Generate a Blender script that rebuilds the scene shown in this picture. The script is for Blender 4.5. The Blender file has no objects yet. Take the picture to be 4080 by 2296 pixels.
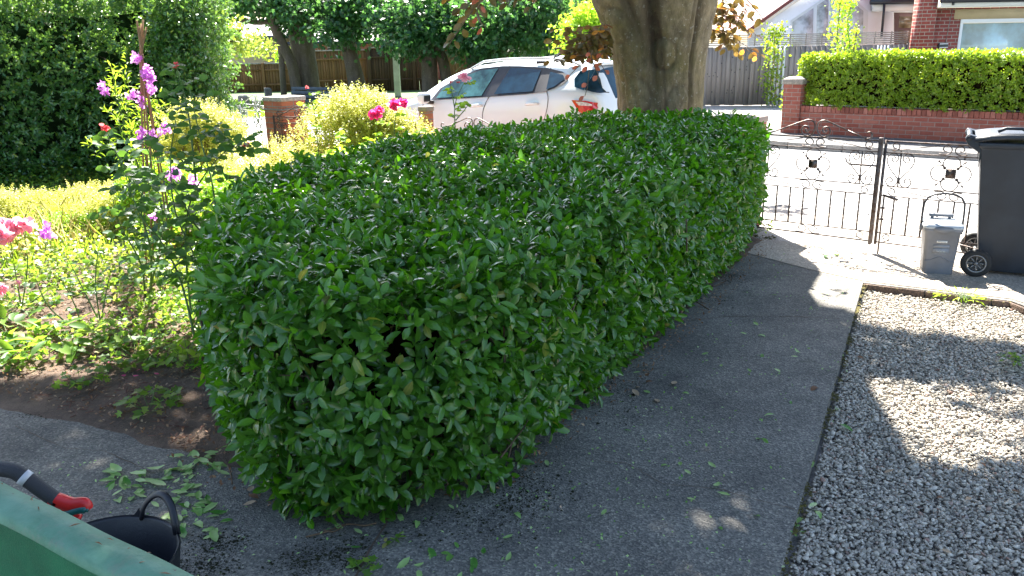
import bpy, math, random
import numpy as np
from mathutils import Vector, Matrix
rng = np.random.default_rng(7)
random.seed(7)
R_ = math.radians
# ------------------------------------------------------------------ camera, sky, sun, exposure
SC = bpy.context.scene
COL = SC.collection
CAM_H = 1.78; PITCH = R_(16.8); ROLL = R_(1.1); FPX = 3270.0
cd = bpy.data.cameras.new("camera"); cam = bpy.data.objects.new("camera", cd); COL.objects.link(cam)
cd.sensor_width = 36.0; cd.lens = 36.0 * FPX / 4080.0; cd.clip_start = 0.05; cd.clip_end = 1000
cam.location = (0, 0, CAM_H)
cam.matrix_world = Matrix.Translation((0, 0, CAM_H)) @ Matrix.Rotation(math.pi/2 - PITCH, 4, 'X') @ Matrix.Rotation(-ROLL, 4, 'Z')
SC.camera = cam
SUN_EL = R_(48); SUN_H = Vector((-0.14, 0.99)).normalized()
SUN_AZ = math.atan2(SUN_H.x, SUN_H.y)          # clockwise from +Y
world = bpy.data.worlds.new("World"); SC.world = world; world.use_nodes = True
nt = world.node_tree; bg = nt.nodes["Background"]
sky = nt.nodes.new("ShaderNodeTexSky"); sky.sky_type = 'NISHITA'; sky.sun_disc = False
sky.sun_elevation = SUN_EL; sky.sun_rotation = SUN_AZ; sky.dust_density = 1.5; sky.air_density = 1.0
nt.links.new(sky.outputs[0], bg.inputs[0]); bg.inputs[1].default_value = 0.08
sl = bpy.data.lights.new("sun", 'SUN'); sl.energy = 5.0; sl.angle = R_(0.53); sl.color = (1.0, 0.95, 0.87)
sun = bpy.data.objects.new("sun", sl); COL.objects.link(sun)
sdir = Vector((SUN_H.x*math.cos(SUN_EL), SUN_H.y*math.cos(SUN_EL), math.sin(SUN_EL)))
sun.rotation_euler = sdir.to_track_quat('Z', 'Y').to_euler()
SC.view_settings.view_transform = 'Standard'; SC.view_settings.look = 'None'
SC.view_settings.exposure = 2.48; SC.view_settings.gamma = 1.0
SC.cycles.max_bounces = 6; SC.cycles.diffuse_bounces = 3; SC.cycles.glossy_bounces = 3
SC.cycles.transmission_bounces = 4; SC.cycles.transparent_max_bounces = 6
SC.cycles.use_denoising = True
try: SC.cycles.sample_clamp_indirect = 6.0
except Exception: pass

# pixel (4080x2296) + distance -> world point
_cp, _sp = math.cos(PITCH), math.sin(PITCH)
_F = Vector((0, _cp, -_sp)); _U0 = Vector((0, _sp, _cp)); _R0 = Vector((1, 0, 0))
_R = math.cos(ROLL)*_R0 - math.sin(ROLL)*_U0; _U = math.sin(ROLL)*_R0 + math.cos(ROLL)*_U0
def ray(px, py): return _F*FPX + _R*(px-2040) + _U*(1148-py)
def at(px, py, Y):
    r = ray(px, py); return Vector((0, 0, CAM_H)) + r*(Y/r.y)
def gr(px, py, z=0.0):
    r = ray(px, py); return Vector((0, 0, CAM_H)) + r*((z-CAM_H)/r.z)

# ------------------------------------------------------------------ materials
def _mat(name):
    m = bpy.data.materials.new(name); m.use_nodes = True
    t = m.node_tree; return m, t, t.nodes["Principled BSDF"], t.nodes["Material Output"]
def node(t, ty, **kw):
    n = t.nodes.new(ty)
    for k, v in kw.items():
        if k in n.inputs.keys(): n.inputs[k].default_value = v
        else: setattr(n, k, v)
    return n
def ramp(t, stops, fac=None, interp='LINEAR'):
    n = t.nodes.new("ShaderNodeValToRGB"); cr = n.color_ramp; cr.interpolation = interp
    while len(cr.elements) < len(stops): cr.elements.new(0.5)
    for e, (p, c) in zip(cr.elements, stops):
        e.position = p; e.color = (c[0], c[1], c[2], 1) if len(c) == 3 else c
    if fac is not None: t.links.new(fac, n.inputs[0])
    return n
def coords(t, kind="Object", scale=(1, 1, 1)):
    c = t.nodes.new("ShaderNodeTexCoord"); m = t.nodes.new("ShaderNodeMapping"); m.inputs["Scale"].default_value = scale
    t.links.new(c.outputs[kind], m.inputs[0]); return m.outputs[0]
def noise(t, vec, scale, detail=4, rough=0.6):
    n = node(t, "ShaderNodeTexNoise"); n.inputs["Scale"].default_value = scale
    n.inputs["Detail"].default_value = detail; n.inputs["Roughness"].default_value = rough
    t.links.new(vec, n.inputs["Vector"]); return n.outputs[0]
def mixc(t, fac, a, b, mode='MIX'):
    n = node(t, "ShaderNodeMix", data_type='RGBA', blend_type=mode)
    if isinstance(fac, float): n.inputs[0].default_value = fac
    else: t.links.new(fac, n.inputs[0])
    for s, v in ((6, a), (7, b)):
        if isinstance(v, tuple): n.inputs[s].default_value = (*v[:3], 1)
        else: t.links.new(v, n.inputs[s])
    return n.outputs[2]
def bump(t, h, strength, dist, nrm=None):
    n = node(t, "ShaderNodeBump"); n.inputs["Strength"].default_value = strength; n.inputs["Distance"].default_value = dist
    t.links.new(h, n.inputs["Height"])
    if nrm: t.links.new(nrm, n.inputs["Normal"])
    return n.outputs[0]
def simple(name, col, rough=0.5, metal=0.0, var=0.0, vscale=8, bmp=0.0, bscale=60, coat=0.0, spec=0.5, dirt=None):
    m, t, p, o = _mat(name); p.inputs["Roughness"].default_value = rough; p.inputs["Metallic"].default_value = metal
    p.inputs["Coat Weight"].default_value = coat; p.inputs["Specular IOR Level"].default_value = spec
    p.inputs["Base Color"].default_value = (*col, 1)
    if var > 0 or bmp > 0:
        v = coords(t)
    if var > 0:
        n = noise(t, v, vscale); d = dirt or tuple(c*(1-var) for c in col)
        r = ramp(t, [(0.35, d), (0.65, tuple(min(1, c*(1+var*0.6)) for c in col))], n)
        t.links.new(r.outputs[0], p.inputs["Base Color"])
    if bmp > 0: t.links.new(bump(t, noise(t, v, bscale), bmp, 0.01), p.inputs["Normal"])
    return m
def leafmat(name, stops, trans=0.35, tcol=(0.35, 0.6, 0.05), rough=0.35, spec=0.5, back=None, mid=False, coat=0.0):
    """stops: colours over the per-leaf random value"""
    m, t, p, o = _mat(name)
    a = node(t, "ShaderNodeAttribute", attribute_name="rnd")
    r = ramp(t, stops, a.outputs["Fac"])
    v = coords(t); n = noise(t, v, 35, 3)
    c = mixc(t, 0.35, r.outputs[0], ramp(t, [(0.3, (0.55, 0.55, 0.55)), (0.7, (1.0, 1.0, 1.0))], n).outputs[0], 'MULTIPLY')
    if mid:
        am = node(t, "ShaderNodeAttribute", attribute_name="mid")
        c = mixc(t, ramp(t, [(0.80, (0, 0, 0)), (0.95, (0.5, 0.5, 0.5))], am.outputs["Fac"]).outputs[0], c, mixc(t, 1.0, c, (2.6, 1.9, 2.0), 'MULTIPLY'))
    if back is not None:
        g = t.nodes.new("ShaderNodeNewGeometry"); c = mixc(t, g.outputs["Backfacing"], c, mixc(t, 0.6, c, back))
    t.links.new(c, p.inputs["Base Color"]); p.inputs["Roughness"].default_value = rough
    p.inputs["Specular IOR Level"].default_value = spec
    p.inputs["Coat Weight"].default_value = coat; p.inputs["Coat Roughness"].default_value = 0.1
    tr = node(t, "ShaderNodeBsdfTranslucent")
    t.links.new(mixc(t, 0.5, mixc(t, 1.0, c, (2.2, 2.2, 2.2), 'MULTIPLY'), tcol), tr.inputs[0])
    mx = node(t, "ShaderNodeMixShader"); mx.inputs[0].default_value = trans
    t.links.new(p.outputs[0], mx.inputs[1]); t.links.new(tr.outputs[0], mx.inputs[2]); t.links.new(mx.outputs[0], o.inputs[0])
    return m
def brickmat(name, c1, c2, mortar, bw=0.225, bh=0.075, ms=0.012, uv="UVMap", offs=0.5, dirt=0.35):
    m, t, p, o = _mat(name); v = coords(t, "UV")
    b = node(t, "ShaderNodeTexBrick"); b.offset = offs
    b.inputs["Scale"].default_value = 1.0; b.inputs["Mortar Size"].default_value = ms*0.5; b.inputs["Mortar Smooth"].default_value = 0.15
    b.inputs["Brick Width"].default_value = bw; b.inputs["Row Height"].default_value = bh
    b.inputs["Color1"].default_value = (*c1, 1); b.inputs["Color2"].default_value = (*c2, 1); b.inputs["Mortar"].default_value = (*mortar, 1)
    b.inputs["Bias"].default_value = 0.0
    vn = noise(t, v, 0.9, 2); t.links.new(v, b.inputs["Vector"])
    n = noise(t, v, 14, 5); c = mixc(t, dirt, b.outputs[0], ramp(t, [(0.3, (0.35, 0.3, 0.3)), (0.65, (1, 1, 1))], n).outputs[0], 'MULTIPLY')
    t.links.new(c, p.inputs["Base Color"]); p.inputs["Roughness"].default_value = 0.9
    inv = node(t, "ShaderNodeMath", operation='SUBTRACT'); inv.inputs[0].default_value = 1; t.links.new(b.outputs["Fac"], inv.inputs[1])
    t.links.new(bump(t, noise(t, v, 90), 0.4, 0.003, bump(t, inv.outputs[0], 1.0, 0.006)), p.inputs["Normal"])
    return m
def concretemat(name, dark, light, agg=0.5, ascale=260, stain=(0.03, 0.035, 0.015), stainamt=0.4, bstr=0.8):
    m, t, p, o = _mat(name); v = coords(t)
    big = noise(t, v, 1.6, 6, 0.65)
    base = ramp(t, [(0.3, dark), (0.7, light)], big).outputs[0]
    vo = node(t, "ShaderNodeTexVoronoi"); vo.inputs["Scale"].default_value = ascale*0.5; t.links.new(v, vo.inputs["Vector"])
    cells = ramp(t, [(0.0, (0.45, 0.45, 0.47)), (0.55, (0.95, 0.93, 0.9)), (0.92, (1.5, 1.45, 1.35)), (1.0, (2.2, 2.1, 1.9))], None)
    sep = node(t, "ShaderNodeSeparateColor"); t.links.new(vo.outputs["Color"], sep.inputs[0]); t.links.new(sep.outputs[0], cells.inputs[0])
    c = mixc(t, agg, base, cells.outputs[0], 'MULTIPLY')
    st = noise(t, v, 3.3, 8, 0.75)
    sf = ramp(t, [(0.58, (0, 0, 0)), (0.72, (stainamt,)*3)], st)
    c = mixc(t, sf.outputs[0], c, stain)
    t.links.new(c, p.inputs["Base Color"]); p.inputs["Roughness"].default_value = 0.85
    hgt = node(t, "ShaderNodeMath", operation='ADD'); t.links.new(vo.outputs["Distance"], hgt.inputs[0]); t.links.new(noise(t, v, 60, 6), hgt.inputs[1])
    t.links.new(bump(t, hgt.outputs[0], bstr, 0.004), p.inputs["Normal"])
    return m
def barkmat(name, a, b, moss, lich, zs=0.35, bstr=1.0, scale=9, seam=False):
    m, t, p, o = _mat(name); v = coords(t, "Object", (1, 1, zs)); v2 = coords(t)
    n1 = noise(t, v, scale, 8, 0.7); n2 = noise(t, v2, 2.2, 5, 0.6); n3 = noise(t, v2, 28, 5, 0.6)
    c = ramp(t, [(0.3, a), (0.68, b)], n1).outputs[0]
    c = mixc(t, ramp(t, [(0.45, (0, 0, 0)), (0.62, (0.7, 0.7, 0.7))], n2).outputs[0], c, moss)
    c = mixc(t, ramp(t, [(0.60, (0, 0, 0)), (0.68, (0.8, 0.8, 0.8))], n3).outputs[0], c, lich)
    if seam:
        n4 = noise(t, v2, 6, 6, 0.7); sa = node(t, "ShaderNodeAttribute", attribute_name="rnd"); mu = node(t, "ShaderNodeMath", operation='MULTIPLY'); t.links.new(sa.outputs["Fac"], mu.inputs[0]); t.links.new(ramp(t, [(0.3, (0.2, 0.2, 0.2)), (0.6, (1, 1, 1))], n4).outputs[0], mu.inputs[1])
        c = mixc(t, mu.outputs[0], c, (0.035, 0.022, 0.012))
        c = mixc(t, 0.7, c, ramp(t, [(0.35, (0.45, 0.42, 0.36)), (0.5, (0.9, 0.9, 0.85)), (0.66, (1.35, 1.3, 1.25))], n4).outputs[0], 'MULTIPLY')
    t.links.new(c, p.inputs["Base Color"]); p.inputs["Roughness"].default_value = 0.9
    t.links.new(bump(t, n1, bstr, 0.02, bump(t, n3, 0.5, 0.005)), p.inputs["Normal"])
    return m
def woodmat(name, a, b, scale=(30, 30, 1.5), rough=0.85):
    m, t, p, o = _mat(name); v = coords(t, "Object", scale)
    n1 = noise(t, v, 1.0, 6, 0.7)
    at_ = node(t, "ShaderNodeAttribute", attribute_name="rnd")
    c = ramp(t, [(0.3, a), (0.7, b)], n1).outputs[0]
    c = mixc(t, 0.6, c, ramp(t, [(0, (0.6, 0.6, 0.6)), (1, (1.25, 1.2, 1.15))], at_.outputs["Fac"]).outputs[0], 'MULTIPLY')
    t.links.new(c, p.inputs["Base Color"]); p.inputs["Roughness"].default_value = rough
    t.links.new(bump(t, n1, 0.5, 0.005), p.inputs["Normal"])
    return m

# ------------------------------------------------------------------ scene tree helpers
def tag(o, label=None, cat=None, group=None, kind=None):
    if label: o["label"] = label
    if cat: o["category"] = cat
    if group: o["group"] = group
    if kind: o["kind"] = kind
    return o
def thing(name, label, cat, loc=(0, 0, 0), rz=0.0, group=None):
    o = bpy.data.objects.new(name, None); COL.objects.link(o); o.location = loc; o.rotation_euler = (0, 0, rz)
    o.empty_display_size = 0.1
    return tag(o, label, cat, group)
def worldloc(o):
    v = Vector((0, 0, 0))
    while o is not None: v += Vector(o.location); o = o.parent
    return v
def mk(name, V, flat, tot, mat=None, parent=None, local=False, smooth=False, rnd=None, uv=False, mats=None, midx=None):
    V = np.asarray(V, dtype=np.float32).reshape(-1, 3)
    if parent is not None and not local: V = V - np.array(worldloc(parent), dtype=np.float32)
    flat = np.asarray(flat, dtype=np.int32).ravel(); tot = np.asarray(tot, dtype=np.int32).ravel()
    me = bpy.data.meshes.new(name)
    me.vertices.add(len(V)); me.vertices.foreach_set("co", V.ravel())
    me.loops.add(len(flat)); me.loops.foreach_set("vertex_index", flat)
    me.polygons.add(len(tot)); st = np.zeros(len(tot), np.int32); st[1:] = np.cumsum(tot)[:-1]
    me.polygons.foreach_set("loop_start", st)
    try: me.polygons.foreach_set("loop_total", tot)
    except Exception: pass
    if smooth: me.polygons.foreach_set("use_smooth", np.ones(len(tot), bool))
    if mats:
        for m in mats: me.materials.append(m)
        if midx is not None: me.polygons.foreach_set("material_index", np.asarray(midx, np.int32))
    elif mat: me.materials.append(mat)
    me.update(calc_edges=True)
    if rnd is not None:
        a = me.attributes.new("rnd", 'FLOAT', 'POINT'); a.data.foreach_set("value", np.asarray(rnd, np.float32))
    if uv:
        nrm = np.zeros(len(tot)*3, np.float32); me.polygons.foreach_get("normal", nrm); nrm = nrm.reshape(-1, 3)
        fn = np.repeat(nrm, tot, axis=0); P = V[flat]
        h = np.stack([-fn[:, 1], fn[:, 0]], 1); hl = np.linalg.norm(h, axis=1); ok = (hl > 0.5)
        h = np.where(ok[:, None], h/np.maximum(hl, 1e-6)[:, None], np.array([[1, 0]]))
        Pw = P
        u = Pw[:, 0]*h[:, 0] + Pw[:, 1]*h[:, 1]; w = np.where(ok, Pw[:, 2], Pw[:, 1])
        l = me.uv_layers.new(name="UVMap"); l.data.foreach_set("uv", np.stack([u, w], 1).astype(np.float32).ravel())
    o = bpy.data.objects.new(name, me); COL.objects.link(o)
    if parent is not None: o.parent = parent
    return o
class MB:
    """collects simple solids, links them as ONE mesh"""
    def __init__(s): s.v = []; s.f = []; s.r = []; s.m = []; s.cur = 0; s.rv = 0.5
    def add(s, vs, fs, r=None):
        b = len(s.v); s.v += [tuple(x) for x in vs]; s.f += [tuple(b+i for i in f) for f in fs]
        s.m += [s.cur]*len(fs); s.r += [s.rv if r is None else r]*len(vs); return s
    def box(s, c, size, M=None, r=None, taper=1.0):
        x, y, z = (d/2 for d in size); vs = []
        for dz in (-z, z):
            k = taper if dz > 0 else 1
            for dx, dy in ((-x, -y), (x, -y), (x, y), (-x, y)): vs.append(Vector((dx*k, dy*k, dz)))
        if M is not None: vs = [M @ v for v in vs]
        c = Vector(c); vs = [v + c for v in vs]
        return s.add(vs, [(3, 2, 1, 0), (4, 5, 6, 7), (0, 1, 5, 4), (1, 2, 6, 5), (2, 3, 7, 6), (3, 0, 4, 7)], r)
    def bar(s, a, b, w, h, r=None, up=(0, 0, 1)):
        a = Vector(a); b = Vector(b); d = (b-a); L = d.length; d.normalize(); up = Vector(up)
        x = d.cross(up)
        if x.length < 1e-4: x = d.cross(Vector((1, 0, 0)))
        x.normalize(); y = x.cross(d); vs = []
        for p in (a, b):
            for i, j in ((-1, -1), (1, -1), (1, 1), (-1, 1)): vs.append(p + x*(i*w/2) + y*(j*h/2))
        return s.add(vs, [(0, 1, 2, 3), (7, 6, 5, 4), (4, 5, 1, 0), (5, 6, 2, 1), (6, 7, 3, 2), (7, 4, 0, 3)], r)
    def tube(s, pts, rad, n=8, cap=True, r=None, closed=False, flat=1.0):
        pts = [Vector(p) for p in pts]; m = len(pts)
        if not hasattr(rad, '__len__'): rad = [rad]*m
        ref = None; vs = []
        for i in range(m):
            if closed: d = pts[(i+1) % m]-pts[i-1]
            else: d = pts[min(i+1, m-1)]-pts[max(i-1, 0)]
            if d.length < 1e-9: d = Vector((0, 0, 1))
            d.normalize()
            if ref is None:
                ref = Vector((0, 0, 1)) if abs(d.z) < 0.9 else Vector((1, 0, 0))
            x = ref - d*ref.dot(d)
            if x.length < 1e-5: x = d.orthogonal()
            x.normalize(); ref = x; y = d.cross(x)
            for k in range(n):
                a = 2*math.pi*k/n; vs.append(pts[i] + (x*math.cos(a) + y*math.sin(a)*flat)*rad[i])
        fs = []
        for i in range(m if closed else m-1):
            for k in range(n):
                a = i*n+k; b = i*n+(k+1) % n; j = ((i+1) % m)*n
                fs.append((a, b, j+(k+1) % n, j+k))
        if cap and not closed: fs.append(tuple(range(n))[::-1]); fs.append(tuple((m-1)*n+k for k in range(n)))
        return s.add(vs, fs, r)
    def prism(s, poly, z0, z1, r=None, M=None):
        n = len(poly); vs = [Vector((p[0], p[1], z0)) for p in poly]+[Vector((p[0], p[1], z1)) for p in poly]
        if M is not None: vs = [M @ v for v in vs]
        fs = [tuple(range(n))[::-1], tuple(range(n, 2*n))]+[(i, (i+1) % n, n+(i+1) % n, n+i) for i in range(n)]
        return s.add(vs, fs, r)
    def lathe(s, prof, c=(0, 0, 0), n=24, axis=None, r=None):
        c = Vector(c); M = Matrix.Identity(3) if axis is None else Vector(axis).to_track_quat('Z', 'Y').to_matrix(); vs = []
        for (rr, z) in prof:
            for k in range(n):
                a = 2*math.pi*k/n; vs.append(c + M @ Vector((rr*math.cos(a), rr*math.sin(a), z)))
        fs = [(i*n+k, i*n+(k+1) % n, (i+1)*n+(k+1) % n, (i+1)*n+k) for i in range(len(prof)-1) for k in range(n)]
        return s.add(vs, fs, r)
    def ball(s, c, rad, n=8, sc=(1, 1, 1), r=None):
        prof = [(rad*math.sin(math.pi*i/n)+1e-5, -rad*math.cos(math.pi*i/n)) for i in range(n+1)]
        c = Vector(c); vs = []
        for rr, z in prof:
            for k in range(n): a = 2*math.pi*k/n; vs.append(c+Vector((rr*math.cos(a)*sc[0], rr*math.sin(a)*sc[1], z*sc[2])))
        return s.add(vs, [(i*n+k, i*n+(k+1) % n, (i+1)*n+(k+1) % n, (i+1)*n+k) for i in range(n) for k in range(n)], r)
    def build(s, name, mat=None, parent=None, local=False, smooth=False, bevel=0.0, uv=False, mats=None, seg=2):
        flat = [i for f in s.f for i in f]; tot = [len(f) for f in s.f]
        o = mk(name, s.v, flat, tot, mat, parent, local, smooth, s.r, uv, mats, s.m if mats else None)
        if bevel > 0:
            b = o.modifiers.new("bevel", 'BEVEL'); b.width = bevel; b.segments = seg; b.limit_method = 'ANGLE'; b.angle_limit = R_(40)
            b.harden_normals = False
        return o
def sheet(name, poly, z, mat, kind='structure', thick=0.0, uv=False):
    from mathutils.geometry import delaunay_2d_cdt
    b = MB(); n = len(poly)
    r = delaunay_2d_cdt([Vector((p[0], p[1])) for p in poly], [(i, (i+1) % n) for i in range(n)], [], 1, 1e-6)
    fs = []
    for f in r[2]:
        a, c, d = (r[0][i] for i in f[:3]); fs.append(tuple(f) if (c-a).cross(d-a) > 0 else tuple(f)[::-1])
    b.add([(p.x, p.y, z) for p in r[0]], fs)
    if thick:
        area = sum(poly[i][0]*poly[(i+1) % n][1]-poly[(i+1) % n][0]*poly[i][1] for i in range(n))
        q = poly if area > 0 else poly[::-1]
        for i in range(n):
            a, c = q[i], q[(i+1) % n]; b.add([(a[0], a[1], z-thick), (c[0], c[1], z-thick), (c[0], c[1], z), (a[0], a[1], z)], [(0, 1, 2, 3)])
    o = b.build(name, mat, uv=uv); tag(o, kind=kind); return o

# ------------------------------------------------------------------ leaves
def unit(a): return a/np.maximum(np.linalg.norm(a, axis=-1, keepdims=True), 1e-9)
# (u, v, w) template vertices + faces
T_OVAL = (np.array([[0, 0, 0], [.33, 0, .02], [.68, 0, .0], [1, 0, -.10], [.30, -.42, .09], [.66, -.46, .05], [.30, .42, .09], [.66, .46, .05], [.92, -.2, -.04], [.92, .2, -.04]]),
          [(0, 1, 4), (1, 2, 5, 4), (2, 3, 8, 5), (0, 6, 1), (1, 6, 7, 2), (2, 7, 9, 3)])
T_SIMPLE = (np.array([[0, 0, 0], [.5, -.5, .08], [1, 0, -.05], [.5, .5, .08]]), [(0, 1, 2), (0, 2, 3)])
T_KITE = (np.array([[0, 0, 0], [.42, -.5, .06], [1, 0, -.06], [.42, .5, .06], [.42, 0, -.02]]), [(0, 4, 1), (1, 4, 2), (0, 3, 4), (3, 2, 4)])
T_HOLLY = (np.array([[0, 0, 0], [.2, -.25, 0], [.3, -.55, .15], [.42, -.22, 0], [.62, -.5, .15], [.72, -.15, 0], [1, 0, -.1], [.72, .15, 0], [.62, .5, .15], [.42, .22, 0], [.3, .55, .15], [.2, .25, 0]]),
           [(0, 1, 3, 6), (1, 2, 3), (3, 4, 5), (3, 5, 6), (0, 6, 9, 11), (9, 10, 11), (7, 8, 9), (6, 7, 9)])
T_LOBE = (np.array([[0, 0, 0], [.1, -.5, .05], [.35, -.3, 0], [.6, -.62, .05], [.65, -.25, 0], [1, 0, -.05], [.65, .25, 0], [.6, .62, .05], [.35, .3, 0], [.1, .5, .05]]),
          [(0, 1, 2), (0, 2, 4, 5), (2, 3, 4), (0, 5, 6, 8), (6, 7, 8), (0, 8, 9)])
def leaves(name, P, T, N, L, W, mat, parent=None, tmpl=T_OVAL, rnd=None, smooth=True, curl=0.0):
    P = np.asarray(P, float); n = len(P); T = unit(np.asarray(T, float)); N = np.asarray(N, float)
    N = unit(N - T*np.sum(N*T, 1, keepdims=True)); B = np.cross(N, T)
    tv, tf = tmpl; k = len(tv); L = np.broadcast_to(L, n)[:, None, None]; W = np.broadcast_to(W, n)[:, None, None]
    u = tv[None, :, 0:1]; v = tv[None, :, 1:2]; w = tv[None, :, 2:3]
    cu = (np.broadcast_to(curl, n))[:, None, None]
    V = P[:, None] + T[:, None]*(L*u) + B[:, None]*(W*v) + N[:, None]*(L*(w + cu*(u*u)*-1))
    base = np.concatenate([np.array(f) for f in tf]); tot = np.array([len(f) for f in tf])
    flat = (base[None] + (np.arange(n)*k)[:, None]).ravel()
    if rnd is None: rnd = rng.random(n)
    o = mk(name, V.reshape(-1, 3), flat, np.tile(tot, n), mat, parent, False, smooth, np.repeat(rnd, k))
    if tmpl is T_OVAL:
        a = o.data.attributes.new("mid", 'FLOAT', 'POINT'); a.data.foreach_set("value", np.tile((np.abs(tv[:, 1]) < .01).astype(np.float32), n))
    return o
def rosettes(P, S, k, spread=0.9, fwd=0.45, jit=0.3):
    """P shoots, S shoot direction -> leaf P,T,N arrays (k leaves per shoot)"""
    n = len(P); S = unit(S); a = unit(np.cross(S, unit(rng.normal(size=(n, 3))))); b = np.cross(S, a)
    ph = rng.random(n)[:, None]*6.283 + np.arange(k)[None]*(6.283*0.382) + rng.normal(0, .25, (n, k))
    rad = a[:, None]*np.cos(ph)[..., None] + b[:, None]*np.sin(ph)[..., None]
    f = fwd + np.linspace(-.25, .45, k)[None, :, None]
    T = unit(S[:, None]*f + rad*spread + rng.normal(0, jit, (n, k, 3)))
    N = unit(S[:, None]*spread - rad*f + rng.normal(0, jit*.8, (n, k, 3)))
    PP = P[:, None] + S[:, None]*(np.linspace(-.02, .012, k)[None, :, None]) + rad*.004
    return PP.reshape(-1, 3), T.reshape(-1, 3), N.reshape(-1, 3)
def chaikin(poly, it=2):
    p = np.array(poly, float)
    for _ in range(it):
        q = np.roll(p, -1, 0); p = np.stack([p*.75+q*.25, p*.25+q*.75], 1).reshape(-1, 2)
    return p
def inpoly(P, poly):
    x, y = P[:, 0], P[:, 1]; c = np.zeros(len(P), bool); j = len(poly)-1
    for i in range(len(poly)):
        xi, yi = poly[i]; xj, yj = poly[j]
        if yi != yj: c ^= ((yi > y) != (yj > y)) & (x < (xj-xi)*(y-yi)/(yj-yi)+xi)
        j = i
    return c
def sample_poly(poly, n):
    poly = np.array(poly); lo = poly.min(0); hi = poly.max(0); out = []; m = 0
    while m < n:
        q = rng.uniform(lo, hi, (n*2, 2)); q = q[inpoly(q, poly)]; out.append(q); m += len(q)
    return np.concatenate(out)[:n]
def bumps(P, s=1.0, seed=0):
    r = np.random.default_rng(seed); o = np.zeros(len(P))
    for i in range(6):
        k = r.normal(0, 1, 3)*s*(1.3**i); o += np.sin(P @ k + r.random()*6.28)/(1.25**i)
    return o/3.0
def edge_dist(P, poly):
    d = np.full(len(P), 1e9); n = len(poly)
    for i in range(n):
        a = poly[i]; b = poly[(i+1) % n]; ab = b-a; t = np.clip(((P-a) @ ab)/(ab @ ab), 0, 1)
        d = np.minimum(d, np.linalg.norm(P-(a+t[:, None]*ab), axis=1))
    return d
def hedge_surface(poly, z0, ztop, n, under=0.12, round_=0.3, bump_a=0.04, seed=1, topfrac=None, facing=None):
    """random points + outward normals on the skin of a clipped hedge; ztop(xy)->height"""
    poly = chaikin(poly, 2); q = np.roll(poly, -1, 0); ed = q-poly; ln = np.linalg.norm(ed, axis=1)
    area = 0.5*np.sum(poly[:, 0]*q[:, 1]-q[:, 0]*poly[:, 1]); sgn = 1 if area > 0 else -1
    per = ln.sum(); hh = float(np.mean(ztop(poly)))-z0
    aside = per*hh; atop = abs(area); nt = int(n*atop/(aside+atop)) if topfrac is None else int(n*topfrac); ns = n-nt
    # side
    s = rng.random(ns)*per; cum = np.concatenate([[0], np.cumsum(ln)]); i = np.clip(np.searchsorted(cum, s)-1, 0, len(ln)-1)
    t = (s-cum[i])/ln[i]; xy = poly[i]+ed[i]*t[:, None]
    vn = np.stack([ed[:, 1], -ed[:, 0]], 1)*sgn; vn = vn/ln[:, None]; vna = unit(vn+np.roll(vn, 1, 0)); vnb = np.roll(vna, -1, 0)
    nn = unit(vna[i]*(1-t[:, None])+vnb[i]*t[:, None])
    zt = ztop(xy); v = rng.random(ns); z = z0+(zt-z0)*v; zr = zt-z
    rr = min(round_, hh*.6)
    inn = np.where(zr < rr, rr-np.sqrt(np.maximum(rr*rr-(rr-zr)**2, 0)), 0)*0.9
    lowz = np.clip(1-(z-z0)/0.35, 0, 1); inn = inn+under*lowz**1.3
    P = np.concatenate([xy-nn*inn[:, None], z[:, None]], 1)
    up = np.clip((rr-zr)/rr, 0, 1)-0.45*lowz
    Nn = unit(np.concatenate([nn, up[:, None]*1.2], 1))
    # top
    xt = sample_poly(poly, nt); d = edge_dist(xt, poly); z = ztop(xt)
    zz = np.where(d < rr, rr-np.sqrt(np.maximum(rr*rr-(rr-np.minimum(d, rr))**2, 0)), 0)*0.9
    # outward dir for rounded rim
    cen = poly.mean(0); od = unit(xt-cen)
    Pt = np.concatenate([xt, (z-zz)[:, None]], 1)
    Nt = unit(np.concatenate([od*(np.clip(1-d/rr, 0, 1)[:, None]), np.ones((nt, 1))], 1))
    P = np.concatenate([P, Pt]); Nn = np.concatenate([Nn, Nt])
    P = P+Nn*(bumps(P, 3.0, seed)*bump_a)[:, None]
    return P, Nn
# ------------------------------------------------------------------ materials used
M = {}
M['concrete'] = concretemat("path_concrete", (0.095, 0.092, 0.085), (0.235, 0.225, 0.2), 0.85, 260, (0.02, 0.028, 0.012), 0.75)
M['road'] = concretemat("road_asphalt", (0.28, 0.275, 0.27), (0.38, 0.375, 0.37), 0.6, 160, (0.12, 0.12, 0.11), 0.3)
M['pavement'] = concretemat("pavement_concrete", (0.34, 0.31, 0.275), (0.48, 0.45, 0.41), 0.5, 160, (0.30, 0.2, 0.1), 0.35)
M['tarmac'] = concretemat("pavement_tarmac", (0.075, 0.08, 0.085), (0.13, 0.13, 0.13), 0.4, 160, (0.16, 0.16, 0.15), 0.3)
M['kerb'] = concretemat("kerb_stone", (0.2, 0.19, 0.18), (0.32, 0.3, 0.28), 0.4, 200, (0.05, 0.05, 0.02), 0.5)
def soilmat():
    m, t, p, o = _mat("soil"); v = coords(t); n = noise(t, v, 5, 8, 0.75); n2 = noise(t, v, 70, 6, 0.7)
    c = ramp(t, [(0.3, (0.055, 0.036, 0.026)), (0.7, (0.20, 0.135, 0.092))], n).outputs[0]
    c = mixc(t, ramp(t, [(0.55, (0, 0, 0)), (0.7, (0.6, 0.6, 0.6))], n2).outputs[0], c, (0.26, 0.17, 0.11))
    t.links.new(c, p.inputs["Base Color"]); p.inputs["Roughness"].default_value = 0.95
    t.links.new(bump(t, n2, 1.0, 0.02), p.inputs["Normal"]); return m
M['soil'] = soilmat()
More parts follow.
